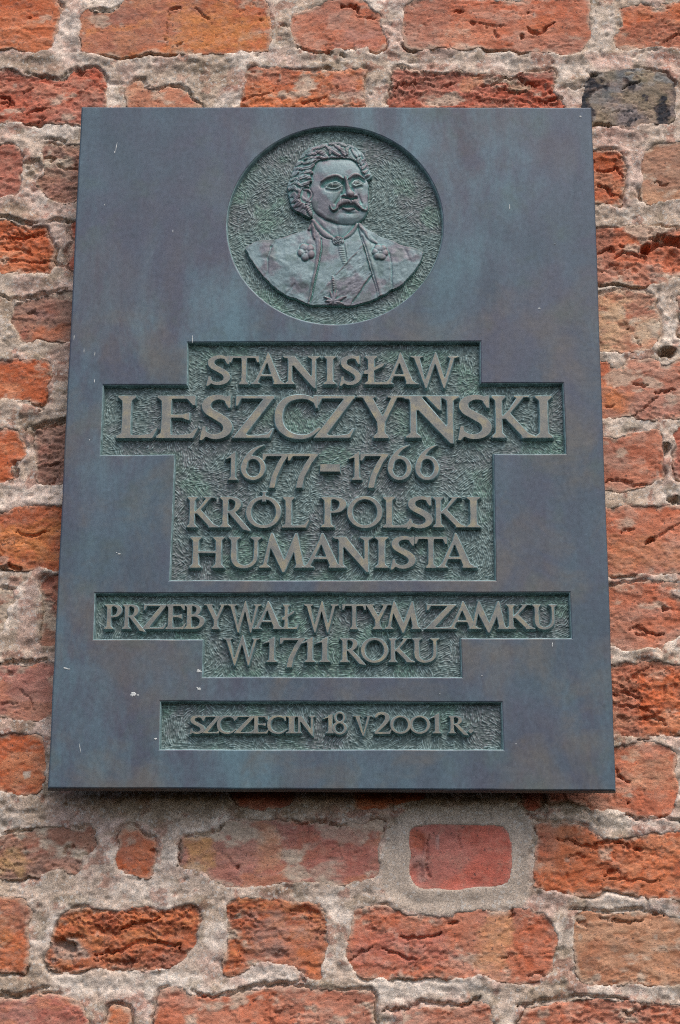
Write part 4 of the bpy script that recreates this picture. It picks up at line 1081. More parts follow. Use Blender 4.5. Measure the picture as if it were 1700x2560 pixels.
# ------------------------------------------------------------------ raised lettering, flared roman capitals drawn stroke by stroke
def stem(x, w, y0=0.0, y1=1.0, sb=(0.07, 0.07), st=(0.07, 0.07)):
    a, b = x - w / 2, x + w / 2
    out = [[(a, y0), (b, y0), (b - w * .06, (y0 + y1) / 2), (b, y1), (a, y1), (a + w * .06, (y0 + y1) / 2)]]
    if sb: out.append([(a - sb[0], y0), (b + sb[1], y0), (b + sb[1], y0 + .055), (b, y0 + .13), (a, y0 + .13), (a - sb[0], y0 + .055)])
    if st: out.append([(a - st[0], y1), (a - st[0], y1 - .055), (a, y1 - .13), (b, y1 - .13), (b + st[1], y1 - .055), (b + st[1], y1)])
    return [('P', p) for p in out]
def diag(x0, y0, x1, y1, w): return [('P', [(x0 - w / 2, y0), (x0 + w / 2, y0), (x1 + w / 2, y1), (x1 - w / 2, y1)])]
def spike(xa, xb, y, tx, ty, tw=0.03): return [('P', [(xa, y), (xb, y), (tx + tw, ty), (tx - tw, ty)])]
def slab(xa, xb, y0, y1): return [('P', [(xa, y0), (xb, y0), (xb, y1), (xa, y1)])]
def poly(*p): return [('P', list(p))]
def pen(*p): return [('S', list(p))]
def ring(cx, cy, rx, ry, ix, iy): return [('R', (cx, cy, rx, ry, ix, iy))]
def uptip(x): return poly((x - .22, 0), (x - .05, 0), (x + .04, .25), (x - .01, .25), (x - .10, .12), (x - .26, .09))
T, TN_ = 0.175, 0.125
L_ = stem(.20, T, sb=(.08, 0)) + slab(.2, .62, 0, .09) + uptip(.70)
O_ = ring(.5, .5, .5, .525, .335, .395)
P_ = stem(.19, T) + pen((.2, .945, .052), (.36, .945, .055), (.50, .87, .08), (.53, .73, .088), (.46, .57, .07), (.34, .51, .05), (.24, .50, .045))
N_ = stem(.20, TN_, st=None) + poly((0, 1), (0, .945), (.07, .90), (.14, .90), (.30, .90), (.30, 1)) + poly((.13, 1), (.32, 1), (.86, .10), (.86, -.13), (.80, -.13), (.13, .86)) + stem(.80, TN_, y0=.0, sb=None, st=(.10, .10)) + poly((.7375, .2), (.8625, .2), (.8625, -.13), (.83, -.13))
GLYPHS = {
    'A': poly((.06, 0), (.18, 0), (.50, .95), (.47, 1.12), (.44, 1.12), (.41, .98)) + poly((.64, 0), (.86, 0), (.48, 1.12), (.43, 1.12), (.38, .92)) + slab(.2, .72, .27, .37) + slab(0, .27, 0, .07) + slab(.60, .97, 0, .07) + poly((.0, 0), (.25, 0), (.19, .14), (.10, .14)) + poly((.62, 0), (.95, 0), (.84, .14), (.62, .14)),
    'B': stem(.19, T, sb=(.07, 0), st=(.07, 0)) + pen((.2, .95, .05), (.34, .95, .055), (.46, .87, .075), (.47, .73, .08), (.40, .60, .06), (.28, .55, .05)) + pen((.24, .54, .05), (.40, .53, .055), (.56, .44, .08), (.59, .29, .088), (.52, .13, .07), (.38, .055, .055), (.2, .05, .05)),
    'C': pen((.84, .84, .05), (.70, .94, .06), (.50, .965, .065), (.27, .90, .08), (.12, .72, .092), (.085, .50, .095), (.13, .27, .092), (.29, .10, .08), (.52, .035, .065), (.72, .07, .055), (.92, .23, .045)) + poly((.78, 1.0), (.90, 1.02), (.90, .70), (.84, .68), (.80, .80)),
    'E': stem(.19, T, sb=(.07, 0), st=(.07, 0)) + slab(.2, .64, .91, 1) + poly((.50, 1), (.66, 1), (.66, .76), (.61, .76), (.52, .91)) + slab(.2, .56, .47, .56) + poly((.44, .56), (.57, .62), (.57, .40), (.44, .47)) + slab(.2, .60, 0, .09) + uptip(.68),
    'H': stem(.19, T) + stem(.76, T) + slab(.19, .76, .46, .555),
    'I': stem(.19, T),
    'K': stem(.19, T) + poly((.25, .44), (.34, .44), (.74, .97), (.58, .97)) + slab(.50, .84, .94, 1) + poly((.26, .52), (.38, .66), (.92, .0), (.70, .0)) + poly((.66, 0), (.98, 0), (.98, .055), (.82, .13), (.64, .13)),
    'L': L_,
    'Ł': L_ + poly((.0, .36), (.10, .36), (.50, .62), (.56, .74), (.46, .74), (.28, .60), (.02, .48)),
    'M': poly((.06, 0), (.18, 0), (.34, 1.02), (.31, 1.12), (.27, 1.12), (.23, .95)) + poly((.20, .80), (.27, 1.12), (.33, 1.12), (.68, .10), (.63, -.14), (.57, -.14)) + poly((.57, -.14), (.63, -.14), (.98, .86), (.94, 1.12), (.88, 1.12), (.55, .08)) + poly((.88, 1.12), (.94, 1.12), (1.13, 0), (.92, 0), (.80, .80)) + poly((-.02, 0), (.28, 0), (.28, .055), (.2, .12), (.06, .12), (-.02, .055)) + poly((.86, 0), (1.20, 0), (1.20, .055), (1.12, .12), (.90, .12)),
    'N': N_,
    'Ń': N_ + poly((.36, 1.0), (.66, 1.0), (.66, .62), (.60, .66), (.42, .93)) + slab(.30, .80, .955, 1.0),
    'O': O_,
    'Ó': O_ + poly((.44, .82), (.57, .82), (.56, 1.10), (.64, 1.17), (.38, 1.17), (.46, 1.10)),
    'P': P_,
    'R': P_ + poly((.26, .50), (.42, .56), (.56, .36), (.88, -.07), (.86, -.12), (.66, -.06), (.52, .14)),
    'S': pen((.53, .86, .045), (.44, .94, .06), (.31, .955, .068), (.17, .89, .082), (.115, .76, .09), (.17, .63, .092), (.32, .52, .095), (.47, .40, .095), (.53, .26, .092), (.48, .12, .08), (.34, .045, .068), (.20, .06, .06), (.09, .15, .045)) + poly((.48, .98), (.58, 1.02), (.58, .70), (.53, .70), (.46, .84)) + poly((.0, -.05), (.06, -.05), (.14, .05), (.12, .29), (.05, .29)),
    'T': stem(.48, T, st=None) + slab(0, .96, .91, 1) + poly((0, 1), (.16, 1), (.13, .91), (.07, .76), (0, .76)) + poly((.96, 1), (.80, 1), (.83, .91), (.89, .76), (.96, .76)) + poly((.38, .91), (.58, .91), (.565, .84), (.395, .84)),
    'U': stem(.19, T, y0=.35, sb=None) + stem(.74, TN_, y0=.35, sb=None, st=(.09, .09)) + pen((.19, .38, .084), (.21, .22, .082), (.30, .09, .075), (.45, .045, .065), (.60, .09, .062), (.71, .22, .06), (.74, .38, .06)),
    'V': spike(.07, .27, 1, .45, -.13) + spike(.64, .76, 1, .45, -.13) + slab(0, .36, .94, 1) + slab(.54, .86, .94, 1),
    'W': spike(.09, .30, 1, .50, -.13) + poly((.47, -.13), (.53, -.13), (.86, .96), (.83, 1.13), (.78, 1.13), (.44, .10)) + poly((.78, 1.13), (.83, 1.13), (1.13, .06), (1.08, -.13), (1.03, -.13), (.73, .92)) + poly((1.03, -.13), (1.09, -.13), (1.42, 1), (1.28, 1), (1.04, .06)) + poly((0, 1), (.42, 1), (.42, .945), (.28, .90), (.12, .90), (0, .945)) + poly((1.18, 1), (1.54, 1), (1.54, .945), (1.40, .90), (1.27, .90), (1.18, .945)),
    'Y': stem(.48, T, y1=.45, st=None) + poly((.08, 1), (.29, 1), (.55, .44), (.50, .36), (.39, .38)) + poly((.70, 1), (.83, 1), (.56, .36), (.47, .42)) + slab(0, .38, .94, 1) + slab(.60, .94, .94, 1),
    'Z': slab(.06, .84, .91, 1) + poly((.06, 1), (.24, 1), (.18, .91), (.11, .74), (.06, .74)) + poly((.60, .91), (.87, 1.0), (.27, .06), (.20, 0), (.0, 0)) + slab(.06, .72, 0, .09) + uptip(.80),
    '0': O_,
    '1': stem(.27, T, st=None) + poly((.0, .80), (.03, .76), (.20, .84), (.357, .88), (.357, 1.08), (.31, 1.08), (.16, .92)),
    '2': pen((.09, .78, .05), (.17, .90, .065), (.33, .95, .07), (.50, .86, .085), (.53, .70, .09), (.44, .50, .08), (.27, .28, .065), (.10, .08, .05)) + slab(.04, .60, 0, .10) + uptip(.68),
    '6': ring(.34, .34, .34, .355, .185, .235) + pen((.10, .36, .085), (.13, .52, .085), (.24, .72, .075), (.40, .88, .055), (.62, .985, .022)),
    '7': slab(.0, .74, .905, 1) + poly((0, 1), (.18, 1), (.13, .91), (.06, .78), (0, .78)) + poly((.54, .91), (.78, 1.0), (.60, .72), (.42, .30), (.37, 0), (.20, 0), (.26, .32), (.42, .70)),
    '8': ring(.32, .745, .25, .27, .13, .16) + ring(.32, .28, .32, .30, .175, .19),
    '-': poly((0, .0), (.02, 1), (1.98, 1), (2.0, 0)),
    '.': poly((0, .5), (.45, 1.0), (1.0, .55), (.5, 0)),
}

def smooth_pen(P):
    P = np.array(P, float)
    Q = []
    ext = np.vstack([2 * P[0] - P[1], P, 2 * P[-1] - P[-2]])
    for i in range(1, len(ext) - 2):
        a, b, c, d = ext[i - 1], ext[i], ext[i + 1], ext[i + 2]
        for t in np.linspace(0, 1, 6)[:-1]:
            Q.append(0.5 * ((2 * b) + (c - a) * t + (2 * a - 5 * b + 4 * c - d) * t * t + (3 * b - a - 3 * c + d) * t ** 3))
    Q.append(P[-1])
    return np.array(Q)

def glyph_field(prims, X, Y):
    f = np.full(X.shape, 9.0)
    for k, p in prims:
        if k == 'P':
            s = poly_sdf(X, Y, p)
        elif k == 'R':
            cx, cy, rx, ry, ix, iy = p
            o = (np.sqrt(((X - cx) / rx) ** 2 + ((Y - cy) / ry) ** 2) - 1) * min(rx, ry)
            i = (1 - np.sqrt(((X - cx) / ix) ** 2 + ((Y - cy) / iy) ** 2)) * min(ix, iy)
            s = np.maximum(o, i)
        else:
            Q = smooth_pen(p)
            s = np.full(X.shape, 9.0)
            for a, b in zip(Q[:-1], Q[1:]):
                ex, ey = b[0] - a[0], b[1] - a[1]
                t = np.clip(((X - a[0]) * ex + (Y - a[1]) * ey) / (ex * ex + ey * ey), 0, 1)
                s = np.minimum(s, np.hypot(X - a[0] - t * ex, Y - a[1] - t * ey) - (a[2] + (b[2] - a[2]) * t))
        f = np.minimum(f, s)
    return f

def contours(f, xs, ys):
    """marching squares at level 0, solid (negative) on the left; returns closed loops"""
    n, m = f.shape
    nxt = {}
    def pt(i, j, i2, j2):
        a, b = f[i, j], f[i2, j2]
        t = a / (a - b)
        return (float(xs[j] + (xs[j2] - xs[j]) * t), float(ys[i] + (ys[i2] - ys[i]) * t))
    ii, jj = np.nonzero((np.minimum(np.minimum(f[:-1, :-1], f[1:, :-1]), np.minimum(f[:-1, 1:], f[1:, 1:])) < 0) &
                        (np.maximum(np.maximum(f[:-1, :-1], f[1:, :-1]), np.maximum(f[:-1, 1:], f[1:, 1:])) >= 0))
    P = {}
    for i, j in zip(ii.tolist(), jj.tolist()):
        c = [(i, j), (i, j + 1), (i + 1, j + 1), (i + 1, j)]
        s = [f[q] < 0 for q in c]
        ins, outs = [], []
        for k in range(4):
            a, b = c[k], c[(k + 1) % 4]
            if s[k] and not s[(k + 1) % 4]: outs.append((a, b))
            if not s[k] and s[(k + 1) % 4]: ins.append((b, a))
        # walking the cell counter-clockwise: the contour enters where solid ends and leaves where it starts
        for k, e in enumerate(outs):
            e2 = ins[k] if len(outs) == 1 else ins[(k + (0 if s[0] else 0)) % len(ins)]
            P[e] = pt(*e[0], *e[1]); P[e2] = pt(*e2[0], *e2[1])
            nxt[e] = e2
    loops = []
    while nxt:
        k0 = next(iter(nxt)); k = k0; L = []
        while k in nxt:
            L.append(P[k]); k = nxt.pop(k)
        if len(L) > 5: loops.append(np.array(L))
    return loops

def thin_out(L):
    keep = []
    n = len(L)
    last = L[0]
    for i in range(n):
        a, b, c = last, L[i], L[(i + 1) % n]
        u, v = b - a, c - b
        lu, lv = np.hypot(*u), np.hypot(*v)
        if lu < 1e-9: 
            if i == 0: keep.append(b)
            continue
        cr = abs(u[0] * v[1] - u[1] * v[0]) / (lu * lv + 1e-12)
        if cr > 0.045 or lu > 0.12:
            keep.append(b); last = b
    return np.array(keep)

_cache = {}
def glyph(ch):
    if ch not in _cache:
        pr = GLYPHS[ch]
        st = 0.5 / 22
        if ch == '-': xs = np.arange(-.2, 2.2, st)
        else: xs = np.arange(-.2, 1.8, st)
        xs = xs + 0.00137; ys = np.arange(-.35, 1.35, st) + 0.00171
        X, Y = np.meshgrid(xs, ys)
        f = glyph_field(pr, X, Y)
        f = np.where(np.abs(f) < 1e-6, 1e-6, f)
        Ls = [thin_out(L) for L in contours(f, xs, ys)]
        Ls = [L for L in Ls if len(L) >= 4]
        w0, w1 = min(L[:, 0].min() for L in Ls), max(L[:, 0].max() for L in Ls)
        _cache[ch] = (Ls, w0, w1)
    return _cache[ch]

# each line: y of cap top and baseline, then (character, left x, right x[, own top, own base]) in photograph pixels
TEXT = [
    (889, 961.5, [('S', 515, 576), ('T', 571, 647), ('A', 626, 717), ('N', 705, 800), ('I', 808, 841), ('S', 849, 903), ('Ł', 908, 981), ('A', 960, 1047), ('W', 1025, 1149)]),
    (988, 1096, [('L', 289, 394), ('E', 389, 496), ('S', 498, 581), ('Z', 580, 687), ('C', 684, 803), ('Z', 783, 889), ('Y', 892, 1011), ('Ń', 1003, 1151), ('S', 1144, 1231), ('K', 1229, 1343), ('I', 1338, 1384)]),
    (1133, 1200.5, [('1', 562, 594), ('6', 600, 664, 1111, 1200), ('7', 654, 722, 1133, 1220), ('7', 718, 796, 1133, 1220), ('-', 800, 850, 1160, 1179), ('1', 870, 905), ('7', 900, 973, 1133, 1220), ('6', 968, 1030, 1111, 1200), ('6', 1037, 1099, 1111, 1200)]),
    (1241, 1319.5, [('K', 465, 549), ('R', 547, 627), ('Ó', 613, 703), ('L', 704, 774), ('P', 801, 867), ('O', 867, 957), ('L', 956, 1027), ('S', 1017, 1083), ('K', 1082, 1168), ('I', 1166, 1203)]),
    (1341, 1420.5, [('H', 472, 561), ('U', 568, 654), ('M', 646, 769), ('A', 754, 863), ('N', 831, 933), ('I', 936, 972), ('S', 976, 1040), ('T', 1036, 1119), ('A', 1092, 1194)]),
    (1510, 1573.5, [('P', 259, 304), ('R', 304, 364), ('Z', 353, 417), ('E', 413, 465), ('B', 459, 512), ('Y', 508, 568), ('W', 568, 653), ('A', 631, 713), ('Ł', 703, 748), ('W', 759, 846), ('T', 855, 915), ('Y', 907, 979), ('M', 961, 1053), ('Z', 1062, 1142), ('A', 1118, 1204), ('M', 1172, 1271), ('K', 1266, 1339), ('U', 1331, 1395)]),
    (1594.5, 1656.5, [('W', 556, 650), ('1', 656, 693, 1596, 1656), ('7', 698, 763, 1594, 1669), ('1', 751, 789, 1596, 1656), ('1', 788, 826, 1596, 1656), ('R', 849, 915), ('O', 901, 971), ('K', 971, 1038), ('U', 1029, 1100)]),
    (1789, 1834, [('S', 473, 512), ('Z', 504, 552), ('C', 541, 591), ('Z', 583, 638), ('E', 630, 673), ('C', 667, 718), ('I', 714, 743), ('N', 737, 788), ('1', 807, 837, 1787, 1834), ('8', 830, 868, 1779, 1836), ('V', 883, 931), ('2', 936, 981, 1780, 1835), ('0', 975, 1028), ('0', 1023, 1076), ('1', 1074, 1104, 1786, 1834), ('R', 1121, 1172), ('.', 1170, 1184, 1822, 1834)]),
]
def inside(pt, L):
    return poly_sdf(np.array([pt[0]]), np.array([pt[1]]), L)[0] < 0
for row in TEXT:
    for n_item, item in enumerate(row[2]):
        ch, xa, xb = item[:3]
        ty, by = (item[3], item[4]) if len(item) > 3 else (row[0], row[1])
        Ls, w0, w1 = glyph(ch)
        Y0 = FRONT + 0.0012 + (0.0, 0.00022, 0.00044)[n_item % 3]      # hand-set letters stand at slightly different heights
        xm = (xa + xb) / 2
        ax, _ = at(xa, by, Y0); bx, _ = at(xb, by, Y0)
        _, zb = at(xm, by, Y0); _, zt = at(xm, ty, Y0)
        cap = zt - zb
        loops = []
        for L in Ls:
            Q = np.stack([ax + (L[:, 0] - w0) / (w1 - w0) * (bx - ax), zb + L[:, 1] * cap], 1)
            A = 0.5 * float(np.sum(Q[:, 0] * np.roll(Q[:, 1], -1) - np.roll(Q[:, 0], -1) * Q[:, 1]))
            loops.append((A, Q))
        outer = [Q for A, Q in loops if A > 0]
        holes_ = [Q for A, Q in loops if A < 0]
        k = min(1.0, cap / 0.036)
        big = max(outer, key=len)
        mine = [h for h in holes_ if inside(h[0], big)]
        ins = min(0.0012, 0.021 * float(cap))
        for attempt in range(5):
            prof_ = [(ins, Y0), (ins * .42, Y0 + 0.0004), (0.0, Y0 + 0.0013), (-0.0016, FLOOR + 0.0008 + 0.0001 * (n_item % 3))]
            me = profile_solid('letter', [big] + mine, prof_)
            err = me['cap_error']
            if err < 0.004: break
            ins *= 0.6
        if err > 0.004: print('cap', ch, err)
        nm = 'dash' if ch == '-' else 'full_stop' if ch == '.' else 'digit' if ch.isdigit() else 'letter'
        me.name = nm
        link(nm, me, WORN, plaque, (float((ax + bx) / 2), FLOOR, float(zb)))
        me.materials.append(VERD)
        for p in me.polygons:
            if p.normal.y > -0.97: p.material_index = 1
print('letters', round(time.time() - T0, 1), 's')

# ------------------------------------------------------------------ the portrait relief
# sculpted as a height field; the drawing units are 0.2 mm or so on the plaque front: u = (photo x - 550) * 2.7034, v = (photo y - 300) * 2.7034
US = 2.7034
gx0, gz0 = at(600, 790, FRONT); gx1, gz1 = at(1075, 340, FRONT)
RX, RZ = grid(float(gx0), float(gx1), float(gz0), float(gz1), 0.00062)
_px, _py = pix(RX, RZ, FRONT)
U, Vv = (_px - 550) * US, (_py - 300) * US
# fine irregularity of the modelling
U = U + 3.0 * vnoise(RX * 130, RZ * 130, 900); Vv = Vv + 3.0 * vnoise(RX * 130, RZ * 130, 901)
def hv(*p): return [(x * .44826 + 405.5, y * .44826 + 81.1) for x, y in p]
def insd(P, k=1): return -poly_sdf(U, Vv, chaikin(P, k))
def bmp(cx, cy, rx, ry, a, rot=0.0):
    r = math.radians(rot)
    x, y = (U - cx) * math.cos(r) + (Vv - cy) * math.sin(r), -(U - cx) * math.sin(r) + (Vv - cy) * math.cos(r)
    return a * np.exp(-((x / rx) ** 2 + (y / ry) ** 2))
def hb(cx, cy, rx, ry, a, rot=0.0):
    (x, y), = hv((cx, cy)); return bmp(x, y, rx * .44826, ry * .44826, a, rot)
def ln(P, w, a):
    d, t = line_dist(U, Vv, P); return a * np.exp(-(d / w) ** 2)
def tube(P, R, a):
    """rounded ridge with a width that changes along the line"""
    R = np.array(R, float) if not np.isscalar(R) else np.full(len(P), float(R))
    Q = smooth_pen([(p[0], p[1], r) for p, r in zip(P, R)])
    best = np.full(U.shape, 9e9)
    lo, hi = Q.min(0), Q.max(0)
    for q0, q1 in zip(Q[:-1], Q[1:]):
        ex, ey = q1[0] - q0[0], q1[1] - q0[1]
        t = np.clip(((U - q0[0]) * ex + (Vv - q0[1]) * ey) / (ex * ex + ey * ey + 1e-9), 0, 1)
        r = q0[2] + (q1[2] - q0[2]) * t
        best = np.minimum(best, np.hypot(U - q0[0] - t * ex, Vv - q0[1] - t * ey) / np.maximum(r, 1))
    return a * np.sqrt(np.clip(1 - np.minimum(best, 1) ** 2, 0, 1)), best

COAT = [(165, 858), (200, 835), (240, 815), (300, 803), (370, 803), (430, 790), (480, 770), (540, 750), (590, 738), (605, 710), (630, 668), (700, 690), (900, 700), (925, 688), (960, 700), (1000, 735), (1050, 762), (1100, 788), (1180, 815), (1240, 850), (1310, 860), (1378, 880),
        (1368, 920), (1350, 965), (1300, 1035), (1240, 1100), (1175, 1143), (1160, 1140), (1080, 1192), (1000, 1222), (880, 1252), (800, 1246), (710, 1247), (600, 1245), (520, 1204), (450, 1186), (360, 1122), (280, 1042), (215, 950), (180, 885)]
HAIR = [(455, 480), (455, 430), (470, 400), (485, 350), (500, 305), (530, 262), (560, 210), (610, 172), (660, 158), (700, 148), (780, 140), (820, 141), (860, 155), (900, 165), (940, 190), (975, 230), (995, 290), (1020, 345), (1030, 375), (1010, 400), (985, 400), (930, 400), (700, 420), (655, 520), (632, 600), (620, 655), (580, 645), (540, 618), (505, 610), (475, 560)]
FACE = [(628, 310), (655, 275), (720, 258), (800, 252), (880, 258), (925, 285), (952, 330), (972, 380), (998, 405), (1003, 450), (998, 520), (1003, 560), (1000, 600), (990, 625), (965, 662), (930, 690), (880, 704), (820, 702), (760, 690), (705, 664), (650, 625), (620, 585), (604, 530), (602, 440), (612, 360)]
NECK = [(615, 570), (700, 640), (950, 660), (935, 700), (910, 745), (860, 790), (760, 800), (700, 765), (645, 700), (620, 640)]
SHIRT = [(645, 690), (690, 755), (760, 800), (840, 800), (900, 750), (935, 700), (955, 790), (985, 880), (1010, 980), (1045, 1090), (1078, 1205), (1080, 1300), (560, 1300), (598, 1245), (630, 1120), (655, 990), (676, 880), (680, 820), (668, 770)]
SASH = [(966, 838), (1000, 940), (1028, 1045), (960, 1140), (875, 1262), (590, 1262), (720, 1115), (850, 960)]

dc, dh, df, dn, ds, dq = insd(COAT), insd(HAIR), insd(FACE, 2), insd(NECK), insd(SHIRT, 0), insd(SASH, 0)
# --- coat
coat = 7.2 + 2.4 * sm(0, 190, dc) + 0.7 * fbm(RX * 48, RZ * 52, 3, 910) + 0.2 * fbm(RX * 140, RZ * 140, 3, 911)
coat += ln([(345, 850), (322, 930), (320, 1030), (300, 1060)], 8, -0.9) + ln([(500, 1110), (440, 1180)], 10, -0.8) + ln([(1145, 900), (1160, 1000), (1160, 1135)], 7, -0.9)
coat += ln([(370, 803), (345, 850)], 10, -0.6) + ln([(1240, 860), (1280, 940)], 10, -0.5)
coat += bmp(430, 930, 90, 110, .9) + bmp(520, 1080, 90, 60, .8) + bmp(1230, 960, 70, 80, .6)
shirt = 6.2 + 1.8 * sm(0, 160, dc) + 0.25 * fbm(RX * 90, RZ * 90, 3, 912)
body = np.where(ds > 0, shirt, coat)
# lapels stand up beside the shirt
lap, _ = tube([(618, 690), (640, 760), (668, 830), (672, 900), (652, 1010), (628, 1130), (600, 1235)], [14, 18, 22, 22, 20, 18, 14], 1.3)
body = np.where(ds < 4, np.maximum(body, coat - 0.2 + lap), body)
lap, _ = tube([(935, 700), (975, 770), (1000, 880), (1030, 990), (1060, 1090), (1090, 1190)], [14, 24, 26, 26, 24, 18], 1.3)
body = np.where(ds < 4, np.maximum(body, coat - 0.2 + lap), body)
body += ln([(682, 800), (684, 880), (662, 990), (636, 1120), (604, 1240)], 5, -1.1)
body += ln([(958, 790), (990, 880), (1016, 980), (1050, 1090), (1080, 1200)], 5, -0.9)
a, b = tube([(600, 735), (615, 700), (640, 690)], [10, 14, 12], 2.2); body = np.maximum(body, 7.0 + a) * (b < 1) + body * (b >= 1)
a, b = tube([(625, 700), (632, 760), (640, 800)], [12, 15, 8], 2.0); body = body + a * 0.6
a, b = tube([(935, 690), (975, 745), (1020, 800), (1060, 830)], [12, 18, 16, 8], 2.0); body = body + a * 0.7
# shirt collar, placket, sash
a, b1 = tube([(628, 672), (668, 728), (715, 772), (765, 795)], [13, 22, 22, 14], 2.6); col1 = 5.6 + a
a, b2 = tube([(838, 792), (878, 770), (905, 738), (926, 700)], [12, 16, 16, 11], 2.4); col2 = 5.8 + a
rib = 0.5 + 0.5 * np.sin(Vv * 2 * PI / 15)
a, bpl = tube([(812, 845), (826, 900), (840, 965)], [18, 20, 14], 0.9); plk = a * (0.4 + 0.6 * rib)
body += plk * (dq < 6) + ln([(845, 830), (862, 925)], 4, 0.6) * (dq < 0)
body = np.where(dq > 0, body + 0.9 * sm(0, 8, dq) + 0.35 * fbm((RX + RZ) * 80, (RX - RZ) * 200, 3, 913), body)
body += ln([(960, 846), (850, 966), (785, 1040)], 5, 1.0) + ln([(735, 1100), (660, 1180), (598, 1245)], 5, 1.0) + ln([(1028, 1048), (955, 1145), (878, 1252)], 5, -1.0)
a, brb = tube([(763, 1058), (768, 1100), (770, 1145)], [9, 10, 8], 1.2); body += a * (0.5 + 0.5 * rib)
star = np.zeros(U.shape)
for q in [(745, 1158), (790, 1150), (702, 1192), (852, 1192), (712, 1222), (835, 1240), (735, 1248), (790, 1252), (768, 1140)]:
    a, _ = tube([(768, 1220), ((768 + q[0]) / 2, (1220 + q[1]) / 2), q], [5, 12, 3], 1.7)
    star = np.maximum(star, a)
star = star * (dc > 4)
# --- brooch and rosettes
def rosette(cx, cy, r, n, rot):
    h = np.zeros(U.shape)
    for k in range(n):
        t = rot + 2 * PI * k / n
        x, y = cx + r * .60 * math.cos(t), cy + r * .62 * math.sin(t)
        d = np.hypot(U - x, Vv - y) / (r * .50)
        h = np.maximum(h, 2.6 * np.sqrt(np.clip(1 - d * d, 0, 1)))
    d = np.hypot(U - cx, Vv - cy)
    h = np.maximum(h, 1.9 * np.sqrt(np.clip(1 - (d / (r * .26)) ** 2, 0, 1)))
    return h
ros1, ros2 = rosette(583, 893, 57, 5, 0.5), rosette(1082, 893, 53, 6, 0.1)
brd = np.hypot((U - 798), (Vv - 814) * 1.15)
bro = np.where(brd < 40, 2.6 * np.sqrt(np.clip(1 - (brd / 40) ** 2, 0, 1)) + 0.6 * np.sin(brd * .55) + 0.3 * np.sin(np.arctan2(Vv - 814, U - 798) * 6), 0)
# --- neck
neck = 5.0 + 1.6 * sm(0, 90, dn) + ln([(690, 690), (760, 770)], 16, .6) + ln([(880, 700), (850, 770)], 10, .4) + ln([(790, 705), (800, 780)], 10, -.5)
# --- face
face = 5.6 + 5.4 * np.sqrt(np.clip(1 - (1 - np.clip(df / 175, 0, 1)) ** 2, 0, 1)) + 0.12 * fbm(RX * 120, RZ * 120, 3, 914)
face += bmp(800, 310, 110, 45, .5)
face += tube(hv((625, 745), (700, 695), (800, 664), (880, 672), (950, 705)), [6, 10, 12, 11, 7], 1.5)[0] + tube(hv((1040, 705), (1100, 655), (1180, 642), (1275, 692)), [6, 11, 11, 6], 1.6)[0]
face += ln(hv((640, 800), (720, 745), (850, 725), (940, 765)), 17, -3.4) + ln(hv((650, 830), (800, 850), (940, 810)), 15, -1.2) + ln(hv((1055, 775), (1110, 715), (1190, 700), (1260, 740)), 13, -3.0)
face += ln(hv((965, 760), (970, 850), (945, 930)), 13, -2.4) + ln(hv((1065, 800), (1100, 880)), 9, -1.3)
face += ln(hv((700, 885), (800, 900), (900, 880)), 9, -0.9) + ln(hv((1090, 840), (1160, 850), (1230, 830)), 8, -0.8)
face += hb(818, 808, 95, 36, 1.3) + hb(1170, 777, 70, 34, 1.2)
for L, w in ((((688, 852), (740, 795), (815, 755), (885, 765), (948, 806)), 5.0), (((700, 852), (790, 862), (880, 850), (944, 810)), 4.2), (((1070, 785), (1115, 735), (1180, 720), (1262, 772)), 4.6), (((1080, 795), (1150, 824), (1245, 792)), 3.8)):
    face += tube(hv(*L), [w * .6] + [w * .8] * (len(L) - 2) + [w * .6], 1.6)[0]
for cx, cy, r in ((826, 803, 30), (1177, 770, 25)):
    (x, y), = hv((cx, cy)); d = np.hypot(U - x, Vv - y)
    face += -0.9 * np.exp(-((d - r * .448) / 3.0) ** 2) - 0.5 * np.exp(-(d / 4) ** 2)
face += tube(hv((990, 690), (1005, 780), (1030, 870), (1062, 945)), [11, 13, 18, 27], 3.0)[0] + hb(1068, 955, 58, 42, 1.2)
face += hb(962, 965, 32, 26, 1.3) + hb(1145, 975, 30, 24, 1.2) + ln(hv((948, 998), (1020, 1008), (1070, 1025), (1150, 1000)), 8, -3.6)
face += hb(720, 950, 110, 80, .9) + hb(1215, 900, 40, 70, .5) + ln(hv((925, 930), (890, 1000), (830, 1080)), 9, -1.3) + ln(hv((1180, 960), (1230, 1070)), 7, -1.0)
face += ln(hv((900, 1150), (960, 1128), (1040, 1122), (1130, 1132), (1190, 1165)), 8, -3.0) + tube(hv((945, 1158), (1050, 1172), (1130, 1158)), [6, 13, 6], 1.5)[0] + hb(1050, 1225, 85, 16, -1.1)
face += hb(1010, 1300, 190, 55, 1.2) + hb(575, 720, 50, 150, -.6) + hb(560, 1050, 60, 120, -.5) + ln(hv((580, 1180), (700, 1290), (850, 1350)), 12, .5)
m1, mb1 = tube(hv((1065, 1050), (985, 1052), (905, 1090), (855, 1160), (800, 1190), (760, 1150), (748, 1110)), [19, 21, 17, 11, 8, 6, 4], 2.8)
m2, mb2 = tube(hv((1065, 1050), (1140, 1060), (1190, 1112), (1245, 1165), (1305, 1168), (1322, 1120)), [19, 18, 14, 9, 8, 4], 2.7)
mou = np.maximum(m1, m2) + 0.25 * np.sin(U * 0.55 + Vv * 0.25) * (np.maximum(m1, m2) > .3)
mou = mou - ln(hv((1068, 1020), (1070, 1070)), 4, 1.0)
